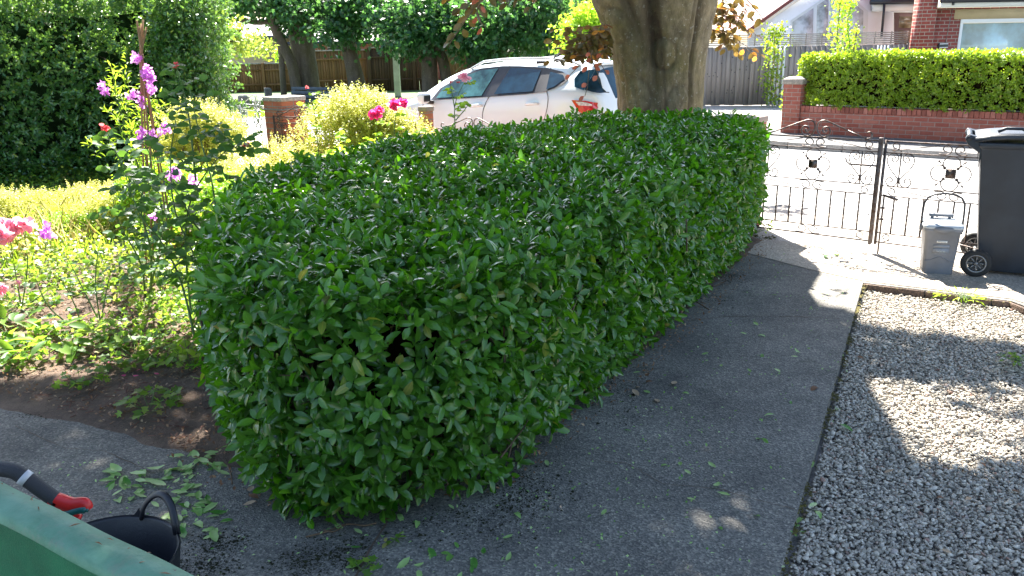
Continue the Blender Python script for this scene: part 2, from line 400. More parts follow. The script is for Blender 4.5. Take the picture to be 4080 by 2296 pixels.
M['lawn'] = simple("lawn_green", (0.07, 0.13, 0.03), 0.9, var=0.5, vscale=3, bmp=0.6, bscale=40)
M['ground'] = simple("ground_earth", (0.16, 0.15, 0.11), 0.95, var=0.4, vscale=2, bmp=0.4)
M['brick_wall'] = brickmat("red_brick_wall", (0.30, 0.075, 0.05), (0.38, 0.13, 0.09), (0.34, 0.26, 0.22))
M['brick_orange'] = brickmat("orange_brick", (0.58, 0.20, 0.10), (0.50, 0.15, 0.08), (0.34, 0.28, 0.22), ms=0.014)
M['brick_house'] = brickmat("house_brick", (0.28, 0.055, 0.045), (0.36, 0.085, 0.065), (0.42, 0.34, 0.28), bw=0.235, bh=0.085, ms=0.02)
M['brick_far'] = brickmat("far_brick", (0.36, 0.11, 0.07), (0.42, 0.15, 0.1), (0.35, 0.22, 0.17), bw=0.35, bh=0.12)
M['cap'] = concretemat("cap_stone", (0.22, 0.19, 0.16), (0.36, 0.32, 0.28), 0.3, 120, (0.08, 0.09, 0.03), 0.4)
M['iron'] = simple("wrought_iron", (0.11, 0.10, 0.10), 0.45, 0.6, var=0.5, vscale=30, bmp=0.3, bscale=120, dirt=(0.09, 0.05, 0.03))
M['iron_rust'] = simple("weathered_iron", (0.12, 0.075, 0.05), 0.75, 0.2, var=0.5, vscale=30, dirt=(0.05, 0.04, 0.04))
M['iron_sunlit'] = simple("sunlit_iron", (0.55, 0.55, 0.58), 0.35, 0.4, var=0.3, vscale=25)  # iron coloured pale to stand for sun on the gates
M['white_paint'] = simple("car_white_paint", (0.72, 0.79, 0.86), 0.25, 0.0, coat=1.0)
M['car_glass'] = simple("dark_car_glass", (0.012, 0.045, 0.08), 0.04, 0.0, spec=0.45, var=.7, vscale=2.5)
M['car_glass_pale'] = simple("pale_car_glass", (0.07, 0.20, 0.21), 0.04, 0.0, spec=0.45, var=0.75, vscale=3.5)
M['black_trim'] = simple("black_trim", (0.025, 0.024, 0.028), 0.4)
M['seam'] = simple("panel_gap", (0.08, 0.08, 0.09), 0.6)
M['red_lens'] = simple("red_lens", (0.50, 0.004, 0.02), 0.1, coat=1.0, var=0.3, vscale=30)
M['clear_lens'] = simple("clear_lens", (0.62, 0.6, 0.66), 0.1, coat=1.0, var=0.4, vscale=25)
M['tyre'] = simple("tyre_rubber", (0.02, 0.02, 0.02), 0.8, bmp=0.3)
M['alloy'] = simple("grey_hub", (0.25, 0.25, 0.25), 0.45, 0.5, var=0.2)
M['bin_black'] = simple("bin_dark_grey", (0.020, 0.027, 0.038), 0.42, var=0.35, vscale=3, bmp=0.25, bscale=400)
M['caddy_grey'] = simple("caddy_grey", (0.17, 0.18, 0.20), 0.45, var=0.15, vscale=6, bmp=0.15, bscale=300)
M['caddy_lid'] = simple("caddy_lid_grey", (0.42, 0.46, 0.50), 0.35, var=0.1, vscale=10)
M['white_label'] = simple("white_label", (0.75, 0.75, 0.72), 0.6)
M['pale_print'] = simple("pale_print", (0.42, 0.46, 0.49), 0.6)
M['grey_print'] = simple("grey_print", (0.24, 0.255, 0.28), 0.6)
M['wood_dark'] = woodmat("dark_fence_wood", (0.045, 0.024, 0.012), (0.11, 0.062, 0.03))
M['wood_mid'] = woodmat("brown_fence_wood", (0.13, 0.065, 0.022), (0.27, 0.15, 0.055))
M['wood_grey'] = woodmat("grey_fence_wood", (0.19, 0.165, 0.155), (0.33, 0.295, 0.275))
M['wood_silver'] = woodmat("silver_trellis_wood", (0.22, 0.21, 0.20), (0.36, 0.34, 0.32))
M['cane'] = woodmat("cane_wood", (0.20, 0.11, 0.05), (0.42, 0.26, 0.13), (60, 60, 4))
M['render_white'] = simple("white_render", (0.86, 0.89, 0.94), 0.85, var=0.03, vscale=2, bmp=0.2, bscale=80)
M['render_tan'] = simple("tan_render", (0.58, 0.46, 0.29), 0.9, var=0.06, vscale=1)
M['upvc'] = simple("white_frame", (0.75, 0.78, 0.80), 0.35)
M['fascia_cream'] = simple("cream_lintel", (0.50, 0.41, 0.26), 0.8, var=0.1, vscale=2)
M['slate'] = simple("dark_gutter", (0.02, 0.025, 0.04), 0.35)
M['brown_frame'] = simple("brown_window_frame", (0.20, 0.12, 0.11), 0.5)
def housewin(name, a, b, c, sc=1.2):
    m, t, p, o = _mat(name); v = coords(t); n = noise(t, v, sc, 5, 0.6)
    t.links.new(ramp(t, [(0.35, a), (0.55, b), (0.7, c)], n).outputs[0], p.inputs["Base Color"])
    p.inputs["Roughness"].default_value = 0.06; p.inputs["Coat Weight"].default_value = 1.0; return m
M['glass_bright'] = housewin("bright_window_glass", (0.4, 0.46, 0.42), (0.55, 0.75, 0.78), (0.68, 0.58, 0.5), 0.9)  # reflected sky is put into the pane colour
M['glass_pale'] = housewin("pale_gable_glass", (0.30, 0.32, 0.30), (0.62, 0.66, 0.68), (0.7, 0.72, 0.75), 3.0)
M['glass_brown'] = housewin("brown_obscured_glass", (0.12, 0.09, 0.05), (0.22, 0.16, 0.09), (0.3, 0.24, 0.16), 4.0)
M['glass_dark'] = housewin("dark_window_glass", (0.02, 0.03, 0.04), (0.05, 0.06, 0.08), (0.1, 0.1, 0.1), 2.0)
def tilemat(name, a, b):
    m, t, p, o = _mat(name); v = coords(t, "UV")
    br = node(t, "ShaderNodeTexBrick"); br.inputs["Brick Width"].default_value = 0.24; br.inputs["Row Height"].default_value = 0.13
    br.inputs["Scale"].default_value = 1; br.inputs["Mortar Size"].default_value = 0.006
    br.inputs["Color1"].default_value = (*a, 1); br.inputs["Color2"].default_value = (*b, 1); br.inputs["Mortar"].default_value = (0.1, 0.05, 0.05, 1)
    t.links.new(v, br.inputs["Vector"]); t.links.new(br.outputs[0], p.inputs["Base Color"]); p.inputs["Roughness"].default_value = 0.8; return m
M['tiles'] = tilemat("roof_tiles", (0.34, 0.15, 0.14), (0.44, 0.24, 0.22))
M['green_plastic'] = simple("green_bin_plastic", (0.012, 0.13, 0.055), 0.45, var=0.3, vscale=6, bmp=0.2, bscale=250)
def greenrim():
    m, t, p, o = _mat("worn_green_rim"); v = coords(t); n = noise(t, v, 9, 8, 0.7); n2 = noise(t, v, 70, 6, 0.7)
    c = ramp(t, [(0.3, (0.035, 0.15, 0.08)), (0.62, (0.10, 0.25, 0.165))], n).outputs[0]
    c = mixc(t, ramp(t, [(0.52, (0, 0, 0)), (0.72, (0.75, 0.75, 0.75))], noise(t, v, 16, 6, 0.7)).outputs[0], c, (0.17, 0.17, 0.14))
    c = mixc(t, ramp(t, [(0.66, (0, 0, 0)), (0.7, (1, 1, 1))], n2).outputs[0], c, (0.05, 0.05, 0.04))
    t.links.new(c, p.inputs["Base Color"]); p.inputs["Roughness"].default_value = 0.55
    t.links.new(bump(t, n2, 0.3, 0.004), p.inputs["Normal"]); return m
M['green_rim'] = greenrim()
M['tub_black'] = simple("tub_black", (0.012, 0.014, 0.02), 0.45, bmp=0.15, bscale=200)
M['handle_grey'] = simple("handle_rubber", (0.035, 0.037, 0.045), 0.5, bmp=0.5, bscale=500)
M['handle_red'] = simple("handle_red", (0.62, 0.02, 0.022), 0.35)
M['handle_white'] = simple("handle_white", (0.6, 0.6, 0.62), 0.4)
M['trigger_green'] = simple("trigger_green", (0.01, 0.10, 0.10), 0.4)
M['bark_beech'] = barkmat("beech_bark", (0.10, 0.08, 0.045), (0.24, 0.20, 0.13), (0.13, 0.11, 0.035), (0.36, 0.35, 0.30), 0.4, 1.0, 14, seam=True)
M['bark_grey'] = barkmat("grey_bark", (0.055, 0.045, 0.035), (0.16, 0.13, 0.10), (0.09, 0.08, 0.04), (0.2, 0.19, 0.16), 0.25, 1.0, 8)
M['stem_green'] = simple("green_stem", (0.10, 0.17, 0.04), 0.6, var=0.3, vscale=20)
M['stem_brown'] = simple("brown_twig", (0.16, 0.10, 0.055), 0.8, var=0.4, vscale=20)
M['twig_dark'] = simple("dark_twig", (0.085, 0.055, 0.03), 0.85, var=0.4, vscale=20)
M['twine'] = simple("twine", (0.38, 0.28, 0.17), 0.9)
M['core'] = simple("hedge_shade_filler", (0.016, 0.011, 0.006), 0.95, spec=0.0, var=0.4, vscale=12)
# leaf colours
M['l_hedge'] = leafmat("hedge_leaf", [(0.0, (0.004, 0.040, 0.002)), (0.42, (0.016, 0.115, 0.003)), (0.8, (0.085, 0.28, 0.008)), (0.965, (0.12, 0.26, 0.03)), (0.985, (0.42, 0.40, 0.04)), (1.0, (0.34, 0.20, 0.09))], 0.28, (0.3, 0.75, 0.02), 0.35, 0.3, back=(0.08, 0.18, 0.03), mid=True, coat=0.6)
M['l_far'] = leafmat("far_hedge_leaf", [(0.0, (0.06, 0.13, 0.01)), (0.6, (0.19, 0.30, 0.02)), (0.93, (0.32, 0.42, 0.03)), (1.0, (0.42, 0.32, 0.05))], 0.35, (0.6, 0.8, 0.02), 0.35)
M['l_holly'] = leafmat("holly_leaf", [(0.0, (0.022, 0.09, 0.028)), (0.6, (0.06, 0.19, 0.045)), (0.9, (0.14, 0.29, 0.05)), (1.0, (0.3, 0.36, 0.03))], 0.22, (0.5, 0.8, 0.08), 0.28, 0.6, coat=.5)
M['l_gold'] = leafmat("golden_leaf", [(0.0, (0.22, 0.27, 0.03)), (0.5, (0.46, 0.47, 0.07)), (1.0, (0.68, 0.64, 0.22))], 0.4, (0.85, 0.85, 0.25), 0.5, 0.3)
M['l_lime'] = leafmat("lime_leaf", [(0.0, (0.12, 0.24, 0.02)), (0.6, (0.26, 0.42, 0.04)), (1.0, (0.42, 0.52, 0.07))], 0.5, (0.7, 0.95, 0.03), 0.45, 0.3)
M['l_light'] = leafmat("light_tree_leaf", [(0.0, (0.06, 0.11, 0.02)), (1.0, (0.20, 0.26, 0.05))], 0.4, (0.6, 0.8, 0.05), 0.4)
M['l_rose'] = leafmat("rose_leaf", [(0.0, (0.015, 0.06, 0.025)), (0.7, (0.03, 0.10, 0.035)), (1.0, (0.09, 0.19, 0.04))], 0.3, (0.4, 0.75, 0.04), 0.5, 0.3)
M['l_ground'] = leafmat("groundcover_leaf", [(0.0, (0.04, 0.12, 0.02)), (0.6, (0.10, 0.23, 0.03)), (0.9, (0.22, 0.34, 0.05)), (1.0, (0.35, 0.24, 0.11))], 0.4, (0.6, 0.85, 0.05), 0.45, 0.3)
M['l_oak'] = leafmat("dark_tree_leaf", [(0.0, (0.01, 0.05, 0.02)), (0.6, (0.022, 0.085, 0.03)), (1.0, (0.06, 0.15, 0.04))], 0.3, (0.3, 0.7, 0.1), 0.35, 0.5)
M['l_blue'] = leafmat("bluish_tree_leaf", [(0.0, (0.02, 0.05, 0.04)), (1.0, (0.04, 0.10, 0.07))], 0.2, (0.2, 0.5, 0.2), 0.5, 0.3)
M['l_copper'] = leafmat("copper_leaf", [(0.0, (0.08, 0.07, 0.02)), (0.6, (0.15, 0.115, 0.03)), (0.85, (0.22, 0.12, 0.03)), (1.0, (0.30, 0.12, 0.05))], 0.28, (0.30, 0.16, 0.02), 0.35, 0.5)
M['l_crown'] = leafmat("beech_crown_leaf", [(0.0, (0.03, 0.05, 0.02)), (1.0, (0.06, 0.07, 0.025))], 0.12, (0.3, 0.5, 0.1), 0.4, 0.4)
M['l_orange'] = leafmat("orange_copper_leaf", [(0.0, (0.30, 0.10, 0.02)), (1.0, (0.42, 0.20, 0.04))], 0.5, (1.0, 0.5, 0.05), 0.35, 0.5)
M['l_copper_red'] = leafmat("red_copper_leaf", [(0.0, (0.30, 0.07, 0.04)), (1.0, (0.45, 0.14, 0.08))], 0.4, (0.9, 0.2, 0.08), 0.35, 0.5)
M['l_clip'] = leafmat("clipped_leaf", [(0.0, (0.05, 0.20, 0.03)), (0.35, (0.22, 0.42, 0.10)), (1.0, (0.50, 0.66, 0.28))], 0.25, (0.5, 0.8, 0.1), 0.4, 0.4)
M['l_dry'] = leafmat("dry_leaf", [(0.0, (0.14, 0.07, 0.04)), (0.6, (0.30, 0.17, 0.10)), (1.0, (0.45, 0.33, 0.22))], 0.2, (0.6, 0.3, 0.1), 0.7, 0.2)
M['straw'] = leafmat("straw", [(0.0, (0.35, 0.33, 0.12)), (1.0, (0.55, 0.48, 0.25))], 0.4, (0.9, 0.8, 0.3), 0.6, 0.2)
def petal(name, a, b, tc): return leafmat(name, [(0, a), (1, b)], 0.45, tc, 0.5, 0.3)
M['p_pink'] = petal("pink_petal", (0.75, 0.28, 0.38), (0.88, 0.5, 0.58), (1.0, 0.45, 0.55))
M['p_magenta'] = petal("magenta_petal", (0.62, 0.03, 0.20), (0.75, 0.10, 0.33), (1.0, 0.1, 0.35))
M['p_lilac'] = petal("lilac_petal", (0.52, 0.16, 0.55), (0.72, 0.38, 0.74), (0.9, 0.4, 0.9))
M['p_red'] = petal("faded_red_petal", (0.50, 0.05, 0.08), (0.6, 0.13, 0.14), (0.9, 0.15, 0.15))

# ------------------------------------------------------------------ layout frame: boundary line of the front gardens
RU = Vector((0.783, -0.622, 0)).normalized(); RN = Vector((0.622, 0.783, 0)).normalized(); B0 = Vector((2.2, 7.4, 0))
def RW(t, s, z=0.0): return B0 + RU*t + RN*s + Vector((0, 0, z))
def xy(v): return (v[0], v[1])
RZ = math.atan2(RU.y, RU.x)

# ------------------------------------------------------------------ ground
def ground_grid():
    n = 60; xs = np.linspace(-150, 150, n); X, Y = np.meshgrid(xs, xs+110); V = np.stack([X.ravel(), Y.ravel(), np.full(n*n, -0.14)], 1)
    i = np.arange(n-1); a = (i[:, None]*n+i[None]).ravel(); F = np.stack([a, a+1, a+n+1, a+n], 1)
    return mk("ground", V, F, np.full(len(F), 4), M['ground'])
tag(ground_grid(), kind='structure')
def soil_bed():
    # gently lumpy planted soil left of the path
    nx, ny = 320, 300; X, Y = np.meshgrid(np.linspace(-13, 2.6, nx), np.linspace(2.2, 15.5, ny)); P = np.stack([X.ravel(), Y.ravel(), 0*X.ravel()], 1)
    rel = P - np.array(B0); s = rel @ np.array(RN); 
    z = 0.012+0.02*bumps(P, 1.5, 3)+0.012*bumps(P, 7, 4)+rng.normal(0, .003, len(P))
    edge = np.array([(-20, 5.9), (-5, 4.35), (-2.75, 3.95), (-1.9, 3.55), (-1.3, 3.25), (-0.75, 3.12), (0.0, 3.38), (0.9, 4.75), (2.1, 6.9), (3, 8.5)])
    ye = np.interp(P[:, 0], edge[:, 0], edge[:, 1]); d = P[:, 1]-ye+.05*bumps(P, 5, 9)
    z = np.where(d < 0.3, z*np.clip(d/0.3, 0, 1), z) + 0.004 - 0.03*np.clip((.05-d)/.16, 0, 1)
    z = np.where(s > -0.05, -0.2, z); P[:, 2] = z
    keep = (d > -0.3) & (s < 0.2)
    i = np.arange(nx-1); j = np.arange(ny-1); a = (j[:, None]*nx+i[None]).ravel(); F = np.stack([a, a+1, a+nx+1, a+nx], 1)
    F = F[keep[F].all(1)]
    return mk("soil_bed", P, F, np.full(len(F), 4), M['soil'], smooth=True)
tag(soil_bed(), kind='structure')
GA, GB, GC_ = (2.62, 5.86), (3.43, 5.36), (3.50, 5.05)
drive_poly = [(-14, 7.0), (-5, 4.6), (-2.75, 4.15), (-1.9, 3.8), (-1.3, 3.6), (0, 3.8), (1.9, 7.0), xy(RW(-0.4, 0)), xy(RW(12, 0)), (9, -1), (5.2, -1),
              (4.0, 4.3), GC_, GB, GA, (0.9, 2.41), (-0.33, 0.0), (-0.85, -1), (-14, -1)]
sheet("driveway", drive_poly, 0.0, M['concrete'], thick=0.12)
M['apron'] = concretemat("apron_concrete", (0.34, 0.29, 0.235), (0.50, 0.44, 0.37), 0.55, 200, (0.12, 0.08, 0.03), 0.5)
sheet("gate_apron", [(1.95, 6.9), (2.35, 6.25), (2.64, 5.90), (3.46, 5.40), (3.56, 5.08), (4.1, 4.35), (5.3, -1), (9, -1), xy(RW(12, -.02)), xy(RW(-0.35, -.02))], 0.004, M['apron'])  # tan slab, its colour also lightened to look sunlit
sheet("gravel_bed", [GA, GB, GC_, (4.0, 4.3), (5.2, -1), (-0.85, -1), (0.9, 2.41)], -0.075, M['kerb'])
# outside the gates
sheet("near_pavement", [xy(RW(-25, 0.0)), xy(RW(20, 0.0)), xy(RW(20, 1.55)), xy(RW(-25, 1.55))], -0.004, M['pavement'], thick=0.12)
sheet("road", [xy(RW(-60, 1.55)), xy(RW(40, 1.55)), xy(RW(40, 6.95)), xy(RW(-60, 6.95))], -0.10, M['road'])
def kerb(name, s0, t0, t1, z):
    b = MB()
    t = t0
    while t < t1:
        b.rv = random.random(); p = RW(t+0.455, s0+0.06, z-0.08); b.box(p, (0.9, 0.12, 0.16), Matrix.Rotation(RZ, 3, 'Z')); t += 0.915
    o = b.build(name, M['kerb'], bevel=0.012); tag(o, kind='structure')
kerb("near_kerb", 1.55, -25, 14, 0.0); kerb("far_kerb", 6.95, -26, 14, 0.015)
sheet("far_pavement", [xy(RW(-30, 7.07)), xy(RW(30, 7.07)), xy(RW(30, 9.0)), xy(RW(-30, 9.0))], 0.0, M['tarmac'], thick=0.1)
sheet("neighbour_drive", [xy(RW(-8, 9.0)), xy(RW(-3.1, 9.0)), (8.5, 20.5), (12, 21.6), (4.6, 22.6), (1.5, 19.5)], 0.01, M['pavement'], thick=0.1)
sheet("far_lawn", [xy(RW(-30, 9.05)), xy(RW(-8, 9.05)), (2.0, 19.5), (3.5, 40), (-30, 40)], 0.03, M['lawn'], thick=0.1)
sheet("side_road", [xy(RW(-19.5, 7.0)), xy(RW(-60, 7.0)), (-60, 60), (-16, 26.4), (-9.6, 24.2)], 0.04, M['road'], thick=0.05)
# seam between the two path slabs
b = MB()
pp = [gr(1560, 1990), gr(1540, 2090), gr(1480, 2180), gr(1420, 2296), gr(1380, 2400)]
for i in range(len(pp)-1):
    a_, b_ = pp[i], pp[i+1]; d_ = (b_-a_).normalized(); n_ = Vector((-d_.y, d_.x, 0))*0.004
    b.add([a_-n_+Vector((0, 0, .004)), b_-n_+Vector((0, 0, .004)), b_+n_+Vector((0, 0, .004)), a_+n_+Vector((0, 0, .004))], [(0, 1, 2, 3)])
tag(b.build("path_joint", M['soil']), kind='structure')
def crack(name, px, w=.003):
    b = MB(); P = [gr(*p) for p in px]; Q = []
    for i in range(len(P)-1):
        for k in range(12): Q.append(P[i]+(P[i+1]-P[i])*(k/12)+Vector((random.gauss(0, .004), random.gauss(0, .004), 0)))
    vs = []
    for i, q in enumerate(Q):
        d = (Q[min(i+1, len(Q)-1)]-Q[max(i-1, 0)]); d.normalize(); n = Vector((-d.y, d.x, 0))*w*random.uniform(.4, 1.2); vs += [q-n+Vector((0, 0, .004)), q+n+Vector((0, 0, .004))]
    b.add(vs, [(2*i, 2*i+2, 2*i+3, 2*i+1) for i in range(len(Q)-1)]); tag(b.build(name, M['soil']), kind='structure')
crack("path_joint", [(2640, 1290), (2900, 1262), (3120, 1262), (3365, 1272)], .003)
crack("path_crack", [(2330, 1830), (2500, 1850), (2640, 1930), (2860, 1950), (3190, 2040)], .0018)
crack("path_crack", [(60, 1700), (260, 1790), (420, 1800), (640, 1900)], .002)

M['edge_gap'] = concretemat("edge_gap_shade", (0.07, 0.042, 0.03), (0.16, 0.11, 0.08), 0.5, 160, (0.05, 0.04, 0.02), 0.6)  # dark strip colour stands in for the shaded gap along the slab edge
def edge_gap(name, a, c_, w=.022, h=.085):
    b = MB(); a = Vector((*a, 0)); c_ = Vector((*c_, 0)); d = (c_-a).normalized(); n = Vector((d.y, -d.x, 0)); L = (c_-a).length; u = 0
    while u < L:
        l = min(.42, L-u); p = a+d*(u+l/2)+n*(w/2+.001); b.box((p.x, p.y, -.004-h/2+random.uniform(-.003, .002)), (l-.008, w, h), Matrix.Rotation(math.atan2(d.y, d.x)+random.gauss(0, .008), 3, 'Z')); u += l
    tag(b.build(name, M['edge_gap'], bevel=.006), kind='structure')
edge_gap("gravel_edge_shade", GA, GB); edge_gap("gravel_edge_shade", GB, GC_)
# gravel: one loose mass of real stones
def stones(name, poly, n, size, zc, mat, zj=0.01):
    t = (1+5**.5)/2
    ico = unit(np.array([(-1, t, 0), (1, t, 0), (-1, -t, 0), (1, -t, 0), (0, -1, t), (0, 1, t), (0, -1, -t), (0, 1, -t), (t, 0, -1), (t, 0, 1), (-t, 0, -1), (-t, 0, 1)], float))
    F = np.array([(0, 11, 5), (0, 5, 1), (0, 1, 7), (0, 7, 10), (0, 10, 11), (1, 5, 9), (5, 11, 4), (11, 10, 2), (10, 7, 6), (7, 1, 8), (3, 9, 4), (3, 4, 2), (3, 2, 6), (3, 6, 8), (3, 8, 9), (4, 9, 5), (2, 4, 11), (6, 2, 10), (8, 6, 7), (9, 8, 1)])
    xyp = sample_poly(poly, n); s = size*np.exp(rng.normal(0, .28, n))
    sc = np.stack([np.ones(n)*1.05, rng.uniform(.6, .95, n), rng.uniform(.35, .6, n)], 1)*s[:, None]
    V = ico[None]*(1+rng.normal(0, .13, (n, 12, 1)))*sc[:, None]
    a = rng.random(n)*6.28; tl = rng.normal(0, .3, (n, 2)); ca, sa = np.cos(a), np.sin(a)
    x = V[..., 0]*ca[:, None]-V[..., 1]*sa[:, None]; y = V[..., 0]*sa[:, None]+V[..., 1]*ca[:, None]; z = V[..., 2]+x*tl[:, :1]+y*tl[:, 1:]
    V = np.stack([x+xyp[:, :1], y+xyp[:, 1:], z+zc+rng.random((n, 1))*zj], -1)
    return mk(name, V.reshape(-1, 3), (F[None]+(np.arange(n)*12)[:, None, None]).ravel(), np.full(n*20, 3), mat, rnd=np.repeat(rng.random(n), 12))
def stonemat():
    m, t, p, o = _mat("gravel_stone"); a = node(t, "ShaderNodeAttribute", attribute_name="rnd")
    r = ramp(t, [(0, (0.26, 0.235, 0.19)), (0.3, (0.42, 0.375, 0.305)), (0.7, (0.55, 0.495, 0.405)), (0.93, (0.68, 0.62, 0.52)), (0.96, (0.30, 0.16, 0.11)), (1, (0.55, 0.52, 0.47))], a.outputs["Fac"])
    n = noise(t, coords(t), 60, 4); c = mixc(t, 0.5, r.outputs[0], ramp(t, [(0.3, (0.6, 0.6, 0.6)), (0.7, (1.1, 1.1, 1.1))], n).outputs[0], 'MULTIPLY')
    t.links.new(c, p.inputs["Base Color"]); p.inputs["Roughness"].default_value = 0.75; return m
M['stone'] = stonemat()
gpoly = [(2.61, 5.82), (3.41, 5.33), (3.47, 5.02), (3.75, 4.5), (2.9, 2.9), (2.4, 1.75), (0.6, 1.75), (0.93, 2.42)]
tag(stones("gravel", gpoly, 74000, 0.0079, -0.068, M['stone'], 0.026), kind='stuff')

# ------------------------------------------------------------------ walls and pillars
def wallbox(name, a, b_, thick, z0, z1, mat, label, cat, group=None, coping=None, copmat=None, parent=None):
    a = Vector(a); b_ = Vector(b_); d = (b_-a); L = d.length; d.normalize(); mid = (a+b_)/2
    t = parent or thing(name, label, cat, (mid.x, mid.y, 0), 0, group)
    w = MB(); w.box((mid.x, mid.y, (z0+z1)/2), (L, thick, z1-z0), Matrix.Rotation(math.atan2(d.y, d.x), 3, 'Z'))
    w.build("brickwork" if parent is None else name, mat, t, uv=True, bevel=0.004)
    return t
def pillar(c, w, h, mat, label, cap='flat', group=None, z0=0.0, extra=True):
    t = thing("brick_pillar", label, "pillar", (c[0], c[1], 0), 0, group); Rm = Matrix.Rotation(RZ, 3, 'Z')
    b = MB(); b.box((c[0], c[1], (z0+h-0.06)/2), (w, w, h-0.06-z0), Rm); b.build("shaft", mat, t, uv=True, bevel=0.006)
    if extra:
        b = MB(); b.box((c[0], c[1], h-0.165), (w+0.05, w+0.05, 0.025), Rm); b.build("tile_course", M['cap'], t, bevel=0.004)
    b = MB()
    if cap == 'flat': b.box((c[0], c[1], h-0.03), (w+0.02, w+0.02, 0.06), Rm)
    else:
        k = w+0.08; b.box((c[0], c[1], h-0.02), (k, k, 0.08), Rm); b.box((c[0], c[1], h+0.055), (k, k, 0.07), Rm, taper=0.55); b.box((c[0], c[1], h+0.11), (k*.5, k*.5, 0.04), Rm, taper=0.3)
    b.build("cap", M['cap'] if cap != 'flat' else (M['pavement'] if extra else mat), t, bevel=0.012)
    return t
# our boundary
pillar(xy(RW(-6.76, 0.0)), 0.40, 1.10, M['brick_orange'], "orange brick gate pillar with sunlit flat top behind golden shrub")
pillar(xy(RW(-4.06, 0.0)), 0.12, 1.05, M['brick_orange'], "slim orange brick pier seen against the front of white car", extra=False)
pillar(xy(RW(-0.30, 0.28)), 0.42, 1.06, M['brick_wall'], "pinkish brick gate pillar behind far end of large green hedge", extra=False)
wallbox("low_wall", RW(-6.6, 0), RW(-4.22, 0), 0.2, -0.1, 0.46, M['brick_orange'], "low brick boundary wall with ironwork on top behind golden shrub", "wall")
wallbox("low_wall", RW(-3.94, 0), RW(-0.52, 0.0), 0.2, -0.1, 0.5, M['brick_orange'], "low brick boundary wall between car and large green hedge", "wall")
# across the road, right: brick wall with hedge
WA = Vector((5.22, 15.95, 0)); WB = Vector((13.5, 9.3, 0)); WB = WA + (Vector((8.41, 13.47, 0))-WA).normalized()*9.5
wd = (WB-WA).normalized(); wn = Vector((-wd.y, wd.x, 0))
def wallbox2():
    t = thing("garden_wall", "long low red brick wall across the road under clipped bright hedge", "wall", xy(WA)+(0,))
    ang = math.atan2(wd.y, wd.x); b = MB(); mid = (WA+WB)/2+wd*0.195
    b.box((mid.x, mid.y, 0.19), ((WB-WA).length-0.39, 0.22, 0.42), Matrix.Rotation(ang, 3, 'Z')); b.build("brickwork", M['brick_wall'], t, uv=True, bevel=0.004)
    b = MB(); L = (WB-WA).length-0.39; n = int(L/0.08)
    for i in range(n):
        p = WA+wd*(0.39+0.08*(i+.5)); b.box((p.x, p.y, 0.455), (0.073, 0.235, 0.105), Matrix.Rotation(ang, 3, 'Z'), r=random.random())
    b.build("brick_coping", M['soldier'], t, bevel=0.004)
def soldier():
    m, t, p, o = _mat("soldier_brick"); a = node(t, "ShaderNodeAttribute", attribute_name="rnd")
    r = ramp(t, [(0, (0.22, 0.07, 0.05)), (0.6, (0.34, 0.11, 0.08)), (1, (0.45, 0.2, 0.16))], a.outputs["Fac"]); c = mixc(t, 0.5, r.outputs[0], ramp(t, [(0.3, (0.5, 0.45, 0.4)), (0.7, (1.1, 1.1, 1.1))], noise(t, coords(t), 8, 5)).outputs[0], 'MULTIPLY')
    t.links.new(c, p.inputs["Base Color"]); p.inputs["Roughness"].default_value = 0.9; return m
M['soldier'] = soldier(); wallbox2()
pc = WA+wd*0.22
t = thing("brick_pillar", "red brick end pillar with grey stone cap at left end of bright hedge", "pillar", (pc.x, pc.y, 0))
b = MB(); b.box((pc.x, pc.y, 0.435), (0.33, 0.33, 0.93), Matrix.Rotation(math.atan2(wd.y, wd.x), 3, 'Z')); b.build("shaft", M['brick_wall'], t, uv=True, bevel=0.006)
b = MB(); Rm = Matrix.Rotation(math.atan2(wd.y, wd.x), 3, 'Z'); b.box((pc.x, pc.y, 0.945), (0.38, 0.38, 0.10), Rm); b.box((pc.x, pc.y, 1.01), (0.37, 0.37, 0.04), Rm, taper=0.6); b.build("cap_stone", M['cap'], t, bevel=0.015)

# ------------------------------------------------------------------ wrought iron gates
def catmull(pts, k=5):
    p = [Vector((a, b, 0)) for a, b in pts]; p = [p[0]*2-p[1]]+p+[p[-1]*2-p[-2]]; out = []
    for i in range(1, len(p)-2):
        for j in range(k):
            t = j/k; out.append(0.5*((2*p[i])+(p[i+1]-p[i-1])*t+(2*p[i-1]-5*p[i]+4*p[i+1]-p[i+2])*t*t+(3*p[i]-p[i-1]-3*p[i+1]+p[i+2])*t**3))
    out.append(p[-2]); return [(v.x, v.y) for v in out]
H_TOP = [(.035, .225), (.05, .242), (.066, .226), (.052, .2), (.024, .212), (.02, .248), (.052, .272), (.09, .252), (.102, .205), (.074, .145), (.024, .085), (.006, .06)]
H_BOT = [(.006, .06), (.012, .028), (.042, .002), (.08, .01), (.096, .045), (.072, .074), (.046, .058), (.052, .036), (.066, .042)]
DIV = [(.085, .052), (.065, .052), (.055, .03), (.075, .012), (.10, .02), (.105, .05), (.08, .075), (.055, .072)]
CURL = [(.455, .05), (.44, .055), (.425, .04), (.435, .018), (.465, .012), (.488, .035), (.482, .062), (.455, .08), (.40, .078)]
CREST = [(.105, .055), (.085, .065), (.065, .045), (.075, .018), (.105, .008)]
CREST2 = [(.105, .008), (.25, .068), (.40, .132), (.45, .142), (.482, .122), (.492, .075), (.472, .025), (.435, .006), (.40, .02), (.385, .055), (.405, .088), (.438, .084), (.447, .058), (.43, .042), (.415, .054), (.424, .066)]
